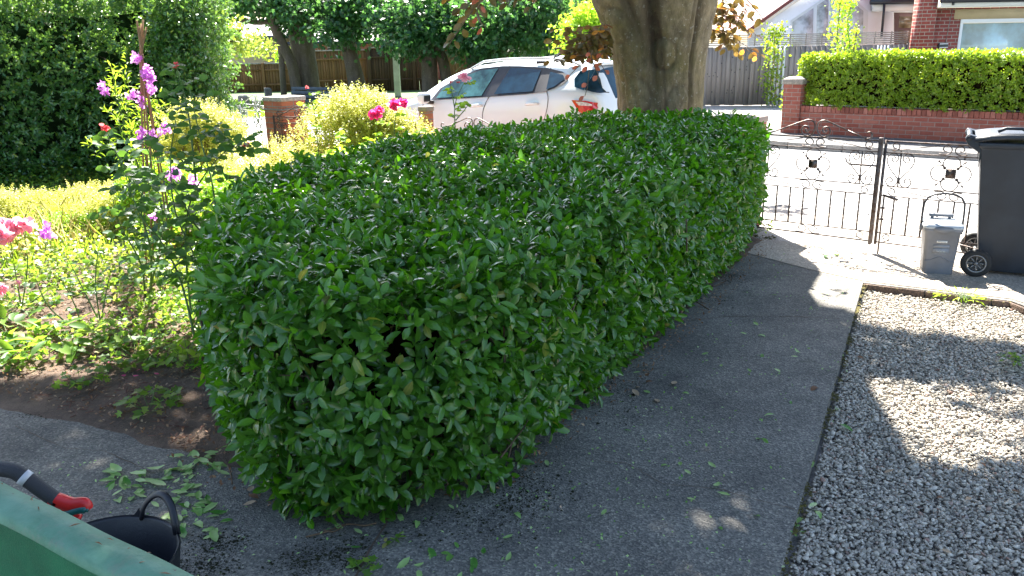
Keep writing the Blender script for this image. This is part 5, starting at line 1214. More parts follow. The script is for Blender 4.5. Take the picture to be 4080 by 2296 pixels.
# ------------------------------------------------------------------ the big beech: trunk, limbs, shade-giving crown, hanging sprays
def beech():
    c = Vector((1.60, 8.85, 0)); t = thing("beech_tree", "massive beech tree with mossy grey trunk and copper leaves behind hedge", "tree", c)
    n = 160; zs = np.linspace(-.1, 3.4, 150); V = []; SM = []
    A0 = -math.pi/2-.18
    for z in zs:
        k = np.interp(z, [-.1, .15, .5, 1.0, 1.3, 1.6, 1.9, 2.2, 2.8, 3.4], [.66, .56, .47, .435, .445, .48, .55, .645, .72, .45])
        lean = np.interp(z, [0, 1.2, 1.8, 2.2, 2.8, 3.4], [0, 0, -.05, -.11, -.25, -.3])
        for j in range(n):
            a = 2*math.pi*j/n
            f = 1+.04*math.sin(2*a+.5)+.025*math.sin(5*a+z*.9)+.012*math.sin(9*a-z*1.3+1); sm = 0
            for a0, slope, dpt, w, z0_, zz, dark in ((A0-.12, .16, .17, .11, .95, .8, 1.0), (A0-.30, -.14, .07, .07, 1.5, .5, .9), (A0+.85, .10, .10, .07, .7, .8, .9), (A0+.10, -.03, .035, .035, .2, .5, .8), (A0+.62, .2, .04, .05, 1.3, .5, .4), (math.pi/2, .1, .2, .25, .3, 1.2, 0)):
                ac = a0+slope*(z-1.5)+.03*math.sin(z*5+a0*3); dl = (a-ac+math.pi) % (2*math.pi)-math.pi; g = math.exp(-(dl/w)**2)*min(1, max(0, (z-z0_)/zz)); f -= dpt*g; sm += dark*math.exp(-(dl/(w*1.5))**2)*min(1, max(0, (z-z0_)/zz))
            # knots, scars and ripples of the bark
            for ak, zk, rk, hk in ((A0-.75, 1.9, .10, .035), (A0+.15, 1.62, .09, .05), (A0-.55, 1.2, .12, .02), (A0+.5, 1.15, .10, .03), (A0-.95, 1.45, .06, .025)):
                dl = (a-ak+math.pi) % (2*math.pi)-math.pi; q = (dl*.45/rk)**2+((z-zk)/(rk*1.3))**2; f += hk*(math.exp(-q)-.9*math.exp(-((math.sqrt(q)-1.3)/.25)**2)); sm += .5*math.exp(-((math.sqrt(q)-1.3)/.2)**2)
            f += .006*math.sin(23*a+z*7+2*math.sin(z*3))+.005*math.sin(z*37+a*6+3*math.sin(a*4))+.006*math.sin(41*a+5*math.sin(z*6))+random.gauss(0, .0022)
            V.append((c.x+lean+k*f*math.cos(a), c.y+k*f*math.sin(a)*.92, z)); SM.append(min(1, sm))
    F = [(i*n+j, i*n+(j+1) % n, (i+1)*n+(j+1) % n, (i+1)*n+j) for i in range(len(zs)-1) for j in range(n)]
    mk("trunk", V, [i for f in F for i in f], [4]*len(F), M['bark_beech'], t, smooth=True, rnd=SM)
    for pts, rr in (([(1.35, 8.85, 2.7), (.6, 8.7, 4.3), (-.9, 8.4, 5.6), (-2.6, 8.0, 7.2)], [.42, .32, .22, .1]), ([(1.3, 8.85, 2.7), (.7, 8.3, 4.3), (.6, 7.2, 6.0), (1.2, 6.2, 7.4)], [.33, .25, .18, .09]),
                    ([(1.5, 8.7, 2.9), (.9, 7.9, 5.0), (.3, 6.8, 6.6), (-.3, 5.6, 8.0)], [.36, .26, .18, .08]), ([(1.5, 9.0, 2.9), (.9, 9.6, 5.2), (.5, 10.4, 7.4), (.3, 11.2, 9.2)], [.4, .28, .18, .08])):
        b = MB(); trunk(b, [Vector(p) for p in pts], rr, 12); b.build("limb", M['bark_beech'], t, smooth=True)
    # crown: leaves hung along sun rays above the shaded ground
    sh = np.array([(-6.0, -1.6), (6.5, -1.6), (6.2, 4.1), (3.9, 4.45), (3.0, 4.72), (2.35, 5.0), (1.95, 5.6), (1.75, 6.4), (1.45, 7.15), (.6, 7.6), (-.3, 6.9), (-1.2, 5.6), (-1.75, 4.7), (-2.3, 4.25), (-3.2, 4.15), (-6, 4.9)])
    n0 = 92000; g = sample_poly(sh, n0)
    nv = bumps(np.concatenate([g, np.zeros((n0, 1))], 1), 2.2, 11)
    keep = (nv > -1.05) | (g[:, 1] < 3.0)
    def hole(cx, cy, rx, ry, ang, p):
        q = g-np.array([cx, cy]); ca, sa = math.cos(ang), math.sin(ang); u = (q[:, 0]*ca+q[:, 1]*sa)/rx; v = (-q[:, 0]*sa+q[:, 1]*ca)/ry
        e = u*u+v*v+.25*bumps(np.concatenate([g, np.zeros((n0, 1))], 1), 6, 5); return ~((e < 1) & (rng.random(n0) < p))
    keep &= hole(1.78, 3.78, .66, .44, -.8, .93); keep &= hole(2.75, 3.9, .5, .22, -.6, .6); keep &= hole(2.12, 3.82, .66, .38, -.6, .90); keep &= hole(-.35, 4.3, .7, .45, .2, .66); keep &= hole(-1.0, 3.6, .6, .35, .0, .6); keep &= hole(.3, 3.9, .4, .3, 0, .6); keep &= hole(.5, 5.0, .4, .3, 0, .55)
    g = g[keep]; m = len(g); hgt = 4.2+rng.random(m)**1.2*4.8
    tn = math.tan(SUN_EL); P = np.concatenate([g+np.array([SUN_H.x, SUN_H.y])[None]*(hgt/tn)[:, None], hgt[:, None]], 1)
    T = unit(rng.normal(size=(m, 3))*np.array([1, 1, .4])); N = unit(rng.normal(0, .45, (m, 3))+np.array(sdir))
    leaves("crown", P, T, N, rng.uniform(.09, .15, m), rng.uniform(.065, .10, m), M['l_crown'], t, T_KITE)
    # hanging sprays seen at the top of the picture
    def spray(stems, mat, L, per=.028, jit=.35, droop=.5, name="foliage"):
        Ps, Ts, Ns = [], [], []; b = MB()
        for st in stems:
            pts = [at(x, y, Y) for x, y, Y in st]; b.tube(pts, [.005*(1-.6*i/len(pts)) for i in range(len(pts))], 5)
            for i in range(len(pts)-1):
                a, c2 = pts[i], pts[i+1]; L_ = (c2-a).length; k = max(1, int(L_/per))
                for j in range(k):
                    p = a+(c2-a)*(j+random.random())/k; dd = (c2-a).normalized(); s = 1 if (j % 2) else -1; sd = Vector((s*1.0, random.uniform(-.6, .6), -droop+random.uniform(-.5, .3)))
                    tt = (dd*.5+sd).normalized(); Ps.append(p+sd*.012); Ts.append(tt); Ns.append(Vector((random.gauss(0, jit*1.3), -1+random.gauss(0, jit), .7+random.gauss(0, jit*1.4))))
        o = leaves(name, np.array([tuple(p) for p in Ps]), np.array([tuple(p) for p in Ts]), np.array([tuple(p) for p in Ns]), rng.uniform(.8, 1.2, len(Ps))*L, rng.uniform(.8, 1.1, len(Ps))*L*.68, mat, t, T_OVAL)
        b.build("branches", M['stem_brown'], t, smooth=True)
    spray([[(1990, -60, 5.6), (1900, 20, 5.6), (1850, 90, 5.6), (1800, 160, 5.6), (1785, 190, 5.6)], [(1910, 10, 5.6), (1840, 30, 5.7), (1800, 60, 5.7)]], M['l_copper'], .075)
    spray([[(1930, -40, 5.4), (1900, 40, 5.4), (1915, 90, 5.4), (1935, 110, 5.4)]], M['l_copper_red'], .055, per=.05)
    spray([[(2060, -60, 5.8), (2040, -10, 5.8), (2020, 30, 5.8)], [(2150, -50, 5.8), (2130, 0, 5.8), (2115, 35, 5.8)], [(1700, -60, 6), (1800, -20, 6), (1880, 0, 6)], [(1850, -50, 5.9), (1990, -12, 5.9), (2150, -25, 5.9)]], M['l_copper'], .065, per=.05)
    lst = []
    for i in range(20):
        y0 = random.uniform(95, 225); x1 = random.uniform(2180, 2320); lst.append([(2430, y0-10, 8.3), (2380, y0+random.uniform(-15, 10), 8.1), (x1, y0+random.uniform(-20, 45), 8.0)])
    spray(lst, M['l_copper'], .08, per=.05, jit=.6)
    spray([[(2420, 190, 7.9), (2370, 215, 7.9), (2300, 222, 7.9)], [(2430, 120, 7.9), (2400, 118, 7.9), (2370, 112, 7.9)], [(2440, 240, 7.9), (2400, 250, 7.9)]], M['l_orange'], .065, per=.05, jit=.6)
    spray([[(2360, 200, 7.6), (2350, 250, 7.6), (2345, 300, 7.6), (2340, 350, 7.6), (2330, 385, 7.6)], [(2355, 220, 7.6), (2370, 270, 7.6), (2385, 300, 7.6)], [(2400, 210, 7.6), (2385, 240, 7.6), (2415, 290, 7.6)], [(2340, 240, 7.6), (2300, 270, 7.6), (2270, 300, 7.6)]], M['l_copper_red'], .065, per=.055)
    lst = []
    for i in range(22):
        x0 = random.uniform(2840, 2900); y0 = random.uniform(-40, 130); lst.append([(x0-50, y0, 10.4), (x0+random.uniform(10, 50), y0+random.uniform(0, 40), 10.3), (x0+random.uniform(40, 130)*(1 if y0 < 60 else .6), y0+random.uniform(30, 110), 10.2)])
    spray([[(2960, 190, 10.1), (3000, 215, 10.1), (3035, 225, 10.1)], [(2880, 10, 10.1), (2900, 20, 10.1)], [(2860, 90, 10.1), (2880, 100, 10.1)]], M['l_orange'], .08, per=.06)
    lst.append([(2900, 120, 10.3), (2950, 170, 10.3), (3000, 200, 10.3), (3040, 225, 10.3)]); lst.append([(2960, -20, 7.4), (3020, 50, 7.4), (3050, 90, 7.4)])
    spray(lst, M['l_copper'], .092, per=.065, jit=.6)
beech()
# ------------------------------------------------------------------ hedges
def make_hedge(name, label, poly, z0, ztop, nshoot, k, L, W, mat, tmpl, under=.12, rnd_=.3, bump_a=.04, depth=.05, core=.28, twigs=150, seed=1, upb=.25, cat="hedge", lump=True, wild=.0, thin=None, fwd=.45, deepf=0.0, coremat=None, stems=0):
    c = np.array(poly).mean(0); t = thing(name, label, cat, (c[0], c[1], 0))
    P, N = hedge_surface(poly, z0, ztop, nshoot, under, rnd_, bump_a, seed)
    dd_ = np.where(rng.random(len(P)) < deepf, rng.uniform(.04, .22, len(P)), rng.exponential(depth, len(P)))
    P = P-N*dd_[:, None]+N*(rng.random(len(P))**6*wild)[:, None]
    if thin is not None: m_ = thin(P); P = P[m_]; N = N[m_]
    S = unit(N+rng.normal(0, .6, N.shape)+np.array([0, 0, upb])); PP, T, NN = rosettes(P, S, k, fwd=fwd)
    n = len(PP); r = rng.random(n); r = np.clip(r*.62+.2*np.repeat(rng.random(len(P)), k)+.09+.13*np.repeat(bumps(P, 2.2, 3), k), 0, .95)
    sel = rng.random(n) < .02; r[sel] = rng.uniform(.955, 1, sel.sum())
    leaves("foliage", PP, T, NN, rng.uniform(.62, 1.15, n)*L, rng.uniform(.75, 1.15, n)*W, mat, t, tmpl, rnd=r, curl=rng.uniform(-.05, .22, n))
    # added dark solid: stops light through the leaves, its colour stands for inner shade
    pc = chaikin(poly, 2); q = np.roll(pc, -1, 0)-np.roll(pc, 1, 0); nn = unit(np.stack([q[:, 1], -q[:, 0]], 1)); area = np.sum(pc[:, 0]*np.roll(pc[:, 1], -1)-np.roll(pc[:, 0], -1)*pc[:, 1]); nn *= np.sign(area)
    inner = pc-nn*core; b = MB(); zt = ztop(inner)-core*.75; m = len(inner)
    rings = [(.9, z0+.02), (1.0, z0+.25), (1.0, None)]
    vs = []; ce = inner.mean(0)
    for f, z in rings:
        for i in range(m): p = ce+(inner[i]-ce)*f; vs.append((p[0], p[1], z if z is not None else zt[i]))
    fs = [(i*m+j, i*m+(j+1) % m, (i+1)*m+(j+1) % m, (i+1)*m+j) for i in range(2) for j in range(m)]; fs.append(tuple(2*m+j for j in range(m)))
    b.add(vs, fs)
    tw = MB()
    if twigs:
        Pt, Nt = hedge_surface(poly, z0, ztop, twigs, under, rnd_, 0, seed+5)
        for i in range(twigs):
            e = Vector(Pt[i]-Nt[i]*.02); n_ = Vector(Nt[i]); s_ = e-n_*random.uniform(.15, .34)+Vector((random.gauss(0, .12), random.gauss(0, .12), -.12)); mid = (e+s_)/2+Vector((random.gauss(0, .03), random.gauss(0, .03), random.gauss(0, .03)))
            tw.tube([s_, mid, e], [.005, .0035, .002], 4, cap=False)
    b.build("shade_filler", coremat or M['core'], t)
    if stems:
        for i in range(stems):
            q = inner[rng.integers(0, m)]; o_ = pc[np.argmin(np.linalg.norm(pc-q, axis=1))]; w_ = random.uniform(.45, .95); p = q*w_+o_*(1-w_)
            tw.tube([(p[0], p[1], -.02), (p[0]+random.gauss(0, .03), p[1]+random.gauss(0, .03), .16), (p[0]+random.gauss(0, .08), p[1]+random.gauss(0, .08), .42)], [.013, .010, .007], 6)
    tw.build("branches", M['twig_dark'], t)
    return t
main_poly = [(-.90, 2.68), (-.60, 2.62), (-.10, 2.84), (.10, 3.10), (.24, 3.40), (.82, 4.42), (1.55, 5.72), (2.14, 6.85), (2.16, 7.45), (1.85, 7.95), (.75, 8.5), (-.85, 6.55), (-1.76, 5.35), (-1.54, 4.3), (-1.36, 3.45), (-1.15, 2.98)]
def mtop(p): p = np.asarray(p); return .965+.018*(p[:, 1]-3)+.02*np.sin(p[:, 0]*2.3+p[:, 1]*1.4)
def thin_main(P):
    # a sparser hollow in the near face, as where shoots have died back
    c = np.array([-.75, 2.95, .74]); e = ((P-c)/np.array([.6, .5, .13]))**2; nz = bumps(P, 12, 77); return ~(((e.sum(1)+.5*nz < .9) & (rng.random(len(P)) < .42)) | ((nz > .8) & (P[:, 2] < .85) & (rng.random(len(P)) < .45)))
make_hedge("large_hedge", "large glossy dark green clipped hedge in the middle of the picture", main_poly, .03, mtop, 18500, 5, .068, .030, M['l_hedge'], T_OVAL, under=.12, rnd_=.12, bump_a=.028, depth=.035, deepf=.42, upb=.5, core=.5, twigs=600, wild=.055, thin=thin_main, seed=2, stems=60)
wm = lambda u, o: WA+wd*u+wn*o
far_poly = [xy(wm(.15, -.10)), xy(wm(3, -.14)), xy(wm(6, -.12)), xy(wm(9.4, -.12)), xy(wm(9.4, .75)), xy(wm(5, .8)), xy(wm(.2, .75))]
# hedge rises from the wall head; its flat sunlit top just below eye level
make_hedge("clipped_hedge", "bright yellow green clipped hedge on the low brick wall across the road", far_poly, .50, lambda p: 1.44+.012*np.sin(np.asarray(p)[:, 0]*2)+0*np.asarray(p)[:, 1], 17000, 5, .052, .034, M['l_far'], T_KITE, under=.0, rnd_=.16, bump_a=.03, depth=.04, core=.2, twigs=60, seed=5, wild=.05)
holly_poly = [(-11.5, 9.9), (-8, 10.7), (-6.2, 11.3), (-5.0, 11.6), (-3.95, 11.75), (-3.95, 12.4), (-6.0, 14.2), (-11.5, 17)]
make_hedge("holly_bush", "huge dark green holly bush filling the top left corner", holly_poly, .05, lambda p: 2.75+.12*np.sin(np.asarray(p)[:, 0]*1.3), 22000, 5, .075, .045, M['l_holly'], T_HOLLY, under=.5, rnd_=.4, bump_a=.13, depth=.13, core=.6, twigs=80, seed=8, wild=.3, cat="bush", fwd=.3, deepf=.3, coremat=simple('holly_shade_filler', (.018, .035, .014), .95, spec=0, var=.5, vscale=10))
hb = [o for o in bpy.data.objects if o.name == 'holly_bush'][0]
crown_obj('foliage', [(740, 60, 90, 120), (800, 230, 60, 130), (790, 380, 60, 90), (720, 470, 80, 60), (700, 180, 80, 180)], 11.6, .35, 9000, .07, M['l_holly'], hb, tmpl=T_HOLLY, sig=.12, nclump=160, W=.6)

# ------------------------------------------------------------------ shrubs and flowers of the left garden
def bush(name, label, c, rad, nshoot, k, L, W, mat, slen=.12, cat="shrub", tmpl=T_KITE, upb=.8, group=None, stems=14, squash=1.0, shell=.35, zmin=.0, lumps=7, jit=.5, stemmat=None, th=None):
    """leafy shrub: upright shoots with leaves up their length, over a lumpy dome"""
    c = np.array(c, float); t = th or thing(name, label, cat, (c[0], c[1], 0), 0, group)
    cc = np.concatenate([c[None, :], c+unit(rng.normal(size=(lumps, 3)))*np.array(rad)*.55*np.array([1, 1, .6])]); sz = np.concatenate([[1.0], rng.uniform(.45, .75, lumps)])
    idx = rng.integers(0, len(cc), nshoot*3); q = unit(rng.normal(size=(nshoot*3, 3))); q[:, 2] = np.abs(q[:, 2])*.9-.12+.0
    P = cc[idx]+q*(rng.random((nshoot*3, 1))**shell)*np.array(rad)*sz[idx][:, None]; P = P[P[:, 2] > zmin][:nshoot]; q = q[:len(P)]
    out = unit((P-c)/np.array(rad)); S = unit(out*.6+np.array([0, 0, upb])+rng.normal(0, .3, P.shape)); n = len(P)
    s = (np.arange(k)/k)[None, :, None]; ln = (rng.uniform(.5, 1.2, n)*slen)[:, None, None]; PP = P[:, None]+S[:, None]*(s*ln)
    a = unit(np.cross(S, rng.normal(size=(n, 3)))); bb = np.cross(S, a); ph = rng.random(n)[:, None]*6.28+np.arange(k)[None]*2.4
    rd = a[:, None]*np.cos(ph)[..., None]+bb[:, None]*np.sin(ph)[..., None]; T = rd*.9+S[:, None]*.5+rng.normal(0, jit*.4, (n, k, 3)); N = S[:, None]*.9-rd*.4+rng.normal(0, jit*.4, (n, k, 3)); m = n*k
    cl = np.repeat(rng.random(n), k); szf = (1-.45*np.tile(np.arange(k)/k, n))
    leaves("foliage", PP.reshape(-1, 3), T.reshape(-1, 3), N.reshape(-1, 3), rng.uniform(.8, 1.2, m)*L*szf, W*rng.uniform(.8, 1.2, m)*szf, mat, t, tmpl, rnd=np.clip(cl*.5+rng.random(m)*.5, 0, 1))
    if stems:
        b = MB()
        for i in range(stems):
            p = Vector(P[rng.integers(0, n)]); g = Vector((c[0]+random.gauss(0, rad[0]*.25), c[1]+random.gauss(0, rad[1]*.25), 0)); b.tube([g, (g+p)/2+Vector((random.gauss(0, .02), 0, .05)), p], [.008, .006, .003], 5, cap=False)
        b.build("stems", stemmat or M['stem_brown'], t)
    return t
bush("golden_shrub", "tall golden leaved shrub right of the brick pillar before white car", (-1.68, 9.1, .66), (.80, .5, .74), 3400, 9, .036, .027, M['l_gold'], .13, stems=60, upb=1.1)
bush("golden_shrub", "golden shrub left of the brick pillar and in front of pale gates", (-3.62, 9.5, .60), (.60, .45, .68), 2400, 9, .035, .026, M['l_gold'], .13, stems=50, upb=1.1)
bush("golden_shrub", "small golden leaved shrub lowest against the car door", (-.95, 8.7, .35), (.38, .3, .42), 700, 9, .024, .017, M['l_gold'], .12, stems=16, upb=1.1)
bush("marjoram_clump", "low bright golden herb clump in front of the holly bush", (-4.25, 8.75, .14), (1.15, .5, .34), 3000, 8, .028, .022, M['l_gold'], .08, stems=0, lumps=10, shell=.3, cat="herb clump")
bush("marjoram_clump", "second golden herb clump at the left edge of the picture", (-5.6, 8.8, .12), (.9, .5, .30), 2200, 8, .028, .022, M['l_gold'], .08, stems=0, lumps=10, shell=.3, cat="herb clump")
bush("golden_shrub", "loose golden shrub between the dark rose bush and the hedge back", (-2.55, 8.3, .42), (.62, .5, .5), 1900, 9, .03, .021, M['l_gold'], .14, stems=30, upb=1.0)
bush("lime_plant", "taller lime green plant behind the cane wigwam", (-3.3, 7.9, .35), (.5, .4, .45), 900, 7, .045, .026, M['l_lime'], .16, stems=10, cat="plant", tmpl=T_OVAL)
bush("marjoram_clump", "pale golden herb clump just left of the sweet peas", (-3.75, 7.9, .22), (.5, .35, .36), 1100, 8, .03, .023, M['l_gold'], .12, stems=0, cat="herb clump")
bush("lime_plant", "lime green leafy plant between rose bush and golden shrubs", (-2.6, 7.7, .25), (.75, .7, .40), 1500, 6, .045, .028, M['l_lime'], .12, stems=10, cat="plant", tmpl=T_OVAL)
bush("lime_plant", "lime green leafy plant tucked along the back of large hedge", (-1.35, 7.7, .45), (.75, .5, .50), 1500, 6, .05, .032, M['l_lime'], .14, stems=10, cat="plant", tmpl=T_OVAL)
bush("lime_plant", "lime green low plant left of the cane wigwam", (-4.1, 7.9, .10), (.9, .4, .22), 1300, 6, .04, .025, M['l_lime'], .10, stems=0, cat="plant", tmpl=T_OVAL)

# ground cover: uncountable
def undergrowth(name, poly, n, L, W, mat, hmax=.10, tmpl=T_OVAL, dens=None, up=.6, pat=None):
    g = sample_poly(np.array(poly), n)
    if pat is not None: nv = bumps(np.concatenate([g, np.zeros((n, 1))], 1), pat[0], pat[1]); g = g[nv > pat[2]]; n = len(g)
    P = np.concatenate([g, (.02+rng.random((n, 1))**1.5*hmax)], 1); T = unit(rng.normal(size=(n, 3))*np.array([1, 1, .4])+np.array([0, 0, .3])); N = unit(rng.normal(0, .5, (n, 3))+np.array([0, 0, up]))
    o = leaves(name, P, T, N, rng.uniform(.6, 1.3, n)*L, rng.uniform(.7, 1.2, n)*W, mat, None, tmpl); tag(o, kind='stuff'); return o
undergrowth("ground_cover", [(-9, 9.2), (-1.9, 5.0), (-1.85, 5.8), (-.9, 7.2), (.3, 8.4), (-.8, 9.6), (-3.2, 11.2), (-5, 12), (-9, 12)], 26000, .045, .03, M['l_ground'], .16, pat=(1.2, 21, -.45))
undergrowth("ground_cover", [(-4.6, 4.9), (-2.9, 4.35), (-1.7, 4.3), (-1.95, 5.5), (-2.0, 6.4), (-6, 7.6)], 7000, .04, .032, M['l_ground'], .09, T_LOBE, pat=(2.3, 31, -.12))
undergrowth("ground_cover", [(-5.6, 7.9), (-4.4, 6.2), (-3.2, 5.6), (-2.0, 5.8), (-1.9, 6.6), (-2.6, 7.6), (-4.4, 8.3)], 6500, .04, .03, M['l_light'], .20, pat=(2.0, 51, -.2))
undergrowth("undergrowth", [(-9, 10.4), (-6, 11.0), (-4.6, 11.8), (-4.4, 12.3), (-9, 11.8)], 5000, .05, .035, M['l_holly'], .35)
def grass(name, poly, n, H, mat, w=.006, lean=.3, zb=0.0):
    g = sample_poly(np.array(poly), n); P = np.concatenate([g, np.full((n, 1), zb)], 1); T = unit(rng.normal(0, lean, (n, 3))*np.array([1, 1, 0])+np.array([0, 0, 1])); N = unit(rng.normal(size=(n, 3))*np.array([1, 1, .1]))
    o = leaves(name, P, T, N, rng.uniform(.5, 1.2, n)*H, w, mat, None, T_KITE, curl=rng.uniform(0, .5, n)); tag(o, kind='stuff'); return o
grass("tall_grass", [(-4.9, 7.2), (-4.2, 6.9), (-3.6, 7.6), (-4.6, 8.6)], 420, .34, M['straw'], .006, .25)
grass("tall_grass", [(-4.6, 6.4), (-3.4, 6.6), (-3.2, 7.6), (-4.8, 8.2)], 160, .24, M['l_lime'], .012, .3)
grass("lawn_grass", [(-9.5, 22.8), (-5.8, 20.5), (-4.5, 24), (-9, 27.5)], 9000, .10, M['l_ground'], .02, .4, .03)
sheet("stone_path", [(-5.2, 7.5), (-3.55, 7.0), (-3.35, 7.55), (-4.9, 8.15)], .045, M['pavement'], thick=.06)
undergrowth("dry_litter", [(-4.6, 4.7), (-2.9, 4.15), (-1.4, 3.35), (-1.45, 3.7), (-1.75, 4.6), (-2.1, 6.0), (-5.5, 6.5)], 5500, .022, .012, M['l_dry'], .015, T_SIMPLE, up=1.4)
undergrowth("dry_litter", [(-1.6, 3.25), (-.8, 2.75), (0, 2.98), (.9, 4.4), (2.3, 6.9), (2.2, 7.2), (.6, 4.4), (-.2, 3.3), (-.9, 3.1), (-1.5, 3.6)], 900, .022, .012, M['l_dry'], .012, T_SIMPLE, up=1.4)
undergrowth("leaf_fragments", [(-2.2, 3.3), (-1.5, 1.9), (-.4, 2.1), (.3, 2.2), (1.1, 3.4), (.6, 3.9), (.0, 3.0), (-.9, 2.7), (-1.5, 3.3)], 420, .016, .009, M['l_clip'], .006, T_SIMPLE, up=1.8)
undergrowth("leaf_fragments", [(.9, 2.3), (2.6, 5.7), (2.3, 6.7), (1.6, 5.5), (.5, 3.6), (.2, 2.2)], 260, .016, .010, M['l_clip'], .006, T_SIMPLE, up=1.8)
# twiggy mulch
def mulch():
    b = MB(); pl = np.array([(-3.6, 4.4), (-2.9, 4.12), (-1.9, 3.6), (-1.4, 3.3), (-1.5, 3.8), (-1.8, 4.6), (-2.4, 5.4), (-4.2, 5.5)]); g = sample_poly(pl, 800)
    for x, y in g:
        a = random.random()*6.28; L = random.uniform(.015, .07); b.tube([(x, y, .018), (x+L*math.cos(a), y+L*math.sin(a), .018+random.random()*.012)], random.uniform(.0012, .0026), 4, cap=False)
    o = b.build("twig_mulch", M['mulch']); tag(o, kind='stuff')
M['mulch'] = simple("mulch_twig", (.17, .075, .05), .9, var=.5, vscale=20)
mulch()
M['moss'] = simple("dark_moss", (.022, .024, .006), .95, var=.6, vscale=40)
M['moss_g'] = simple("yellow_moss", (.10, .085, .018), .95, var=.5, vscale=30)
def mosspatch(cx, cy, rx, ry, n, mat):
    th = rng.random(n)*6.28; r = rng.random(n)**.9+np.abs(rng.normal(0, .15, n)); P = np.stack([cx+rx*r*np.cos(th), cy+ry*r*np.sin(th)], 1); return P
def mossy(name, spots, mat, size=.006, z=.0):
    P = np.concatenate([mosspatch(*s, None) for s in spots]); n = len(P); t = (1+5**.5)/2
    tri = np.array([(1, 0, 0), (-.5, .87, 0), (-.5, -.87, 0), (0, 0, .8)]); F = np.array([(0, 1, 3), (1, 2, 3), (2, 0, 3)]); s = size*np.exp(rng.normal(0, .5, n)); a = rng.random(n)*6.28
    x = tri[None, :, 0]*np.cos(a)[:, None]-tri[None, :, 1]*np.sin(a)[:, None]; y = tri[None, :, 0]*np.sin(a)[:, None]+tri[None, :, 1]*np.cos(a)[:, None]
    V = np.stack([P[:, :1]+x*s[:, None], P[:, 1:]+y*s[:, None], z+tri[None, :, 2]*s[:, None]*.8+.001], -1); o = mk(name, V.reshape(-1, 3), (F[None]+(np.arange(n)*4)[:, None, None]).ravel(), np.full(n*3, 3), mat, smooth=True); tag(o, kind='stuff')
sp = [(g_.x, g_.y, rx, ry, n) for (g_, rx, ry, n) in ((gr(2030, 2000), .12, .22, 260), (gr(2120, 1950), .16, .18, 200), (gr(1330, 2200), .14, .10, 240), (gr(1220, 2240), .12, .07, 170), (gr(870, 2170), .10, .08, 200), (gr(820, 2260), .10, .05, 150), (gr(2900, 1100), .12, .3, 260), (gr(2830, 1180), .10, .3, 140), (gr(250, 1650), .2, .05, 120), (gr(1750, 2080), .2, .12, 160), (gr(2450, 1560), .15, .35, 160))]
mossy("moss", [(a, b_, rx*1.2, ry*1.2, int(n*2.6)) for a, b_, rx, ry, n in sp], M['moss'], .0028)
ed = []
for i in range(60):
    s = random.random(); ed.append((.9+1.72*s+random.gauss(0, .008)+.005, 2.41+3.45*s, .018, .05, 26))
for i in range(16):
    s = random.random(); ed.append((2.62+.81*s, 5.86-.5*s-.01, .03, .012, 14))
mossy("edge_moss", ed, M['moss_g'], .0045, -.01)
g_ = gr(3020, 950); mossy("edge_moss", [(g_.x, g_.y, .15, .12, 100)], M['moss_g'], .008)

# stems helper
def smooth3(pts, k=5):
    p = [Vector(q) for q in pts]; p = [p[0]*2-p[1]]+p+[p[-1]*2-p[-2]]; out = []
    for i in range(1, len(p)-2):
        for j in range(k):
            u = j/k; out.append(0.5*((2*p[i])+(p[i+1]-p[i-1])*u+(2*p[i-1]-5*p[i]+4*p[i+1]-p[i+2])*u*u+(3*p[i]-p[i-1]-3*p[i+1]+p[i+2])*u**3))
    return out+[p[-2]]
def pinnate(Ps, Ts, Ns, Ls, p, d, L, n=5):
    """compound rose leaf"""
    d = d.normalized(); side = d.cross(Vector((0, 0, 1)))
    if side.length < .1: side = Vector((1, 0, 0))
    side.normalize(); up = side.cross(d)
    for i in range(n):
        if i == n-1: q, tt = p+d*L*1.6, d
        else: sg = 1 if i % 2 else -1; q, tt = p+d*L*(.55+.75*(i//2)), (side*sg*.9+d*.35)
        tt = tt+Vector((random.gauss(0, .15), random.gauss(0, .15), random.gauss(-.1, .15))); Ps.append(tuple(q)); Ts.append(tuple(tt)); Ns.append(tuple(up*.5+Vector((random.gauss(0, .5), random.gauss(-.55, .4), random.gauss(.3, .35))))); Ls.append(L*random.uniform(.8, 1.15)*(1.1 if i == n-1 else 1))
def rose_plant(name, label, stems, leafL, mat, step=.07, blooms=(), group=None, cat="rose bush", start=.25, rad=.006):
    b0 = Vector(stems[0][0]); t = thing(name, label, cat, (b0.x, b0.y, 0), 0, group); Ps, Ts, Ns, Ls = [], [], [], []; b = MB(); tw = MB()
    for st in stems:
        S = smooth3(st); m = len(S); b.tube(S, [rad*(1-.65*i/m) for i in range(m)], 6, cap=False)
        acc = 0; tot = sum((S[i+1]-S[i]).length for i in range(m-1)); run = 0; ph = random.random()*6
        for i in range(m-1):
            L = (S[i+1]-S[i]).length; acc += L; run += L
            if acc > step and run/tot > start:
                acc = 0; ph += 2.4; d = Vector((math.cos(ph), math.sin(ph), random.uniform(-.1, .5))); p = S[i+1]; b.tube([p, p+d*leafL*1.5], .0012, 3, cap=False); pinnate(Ps, Ts, Ns, Ls, p, d, leafL)
    b.build("stems", M['stem_green'], t, smooth=True); n = len(Ps); Ls = np.array(Ls)
    leaves("leaves", np.array(Ps), np.array(Ts), np.array(Ns), Ls, Ls*.66, mat, t, T_OVAL)
    for (p, r, pm, k) in blooms: bloom(p, r, pm, t, k)
    return t
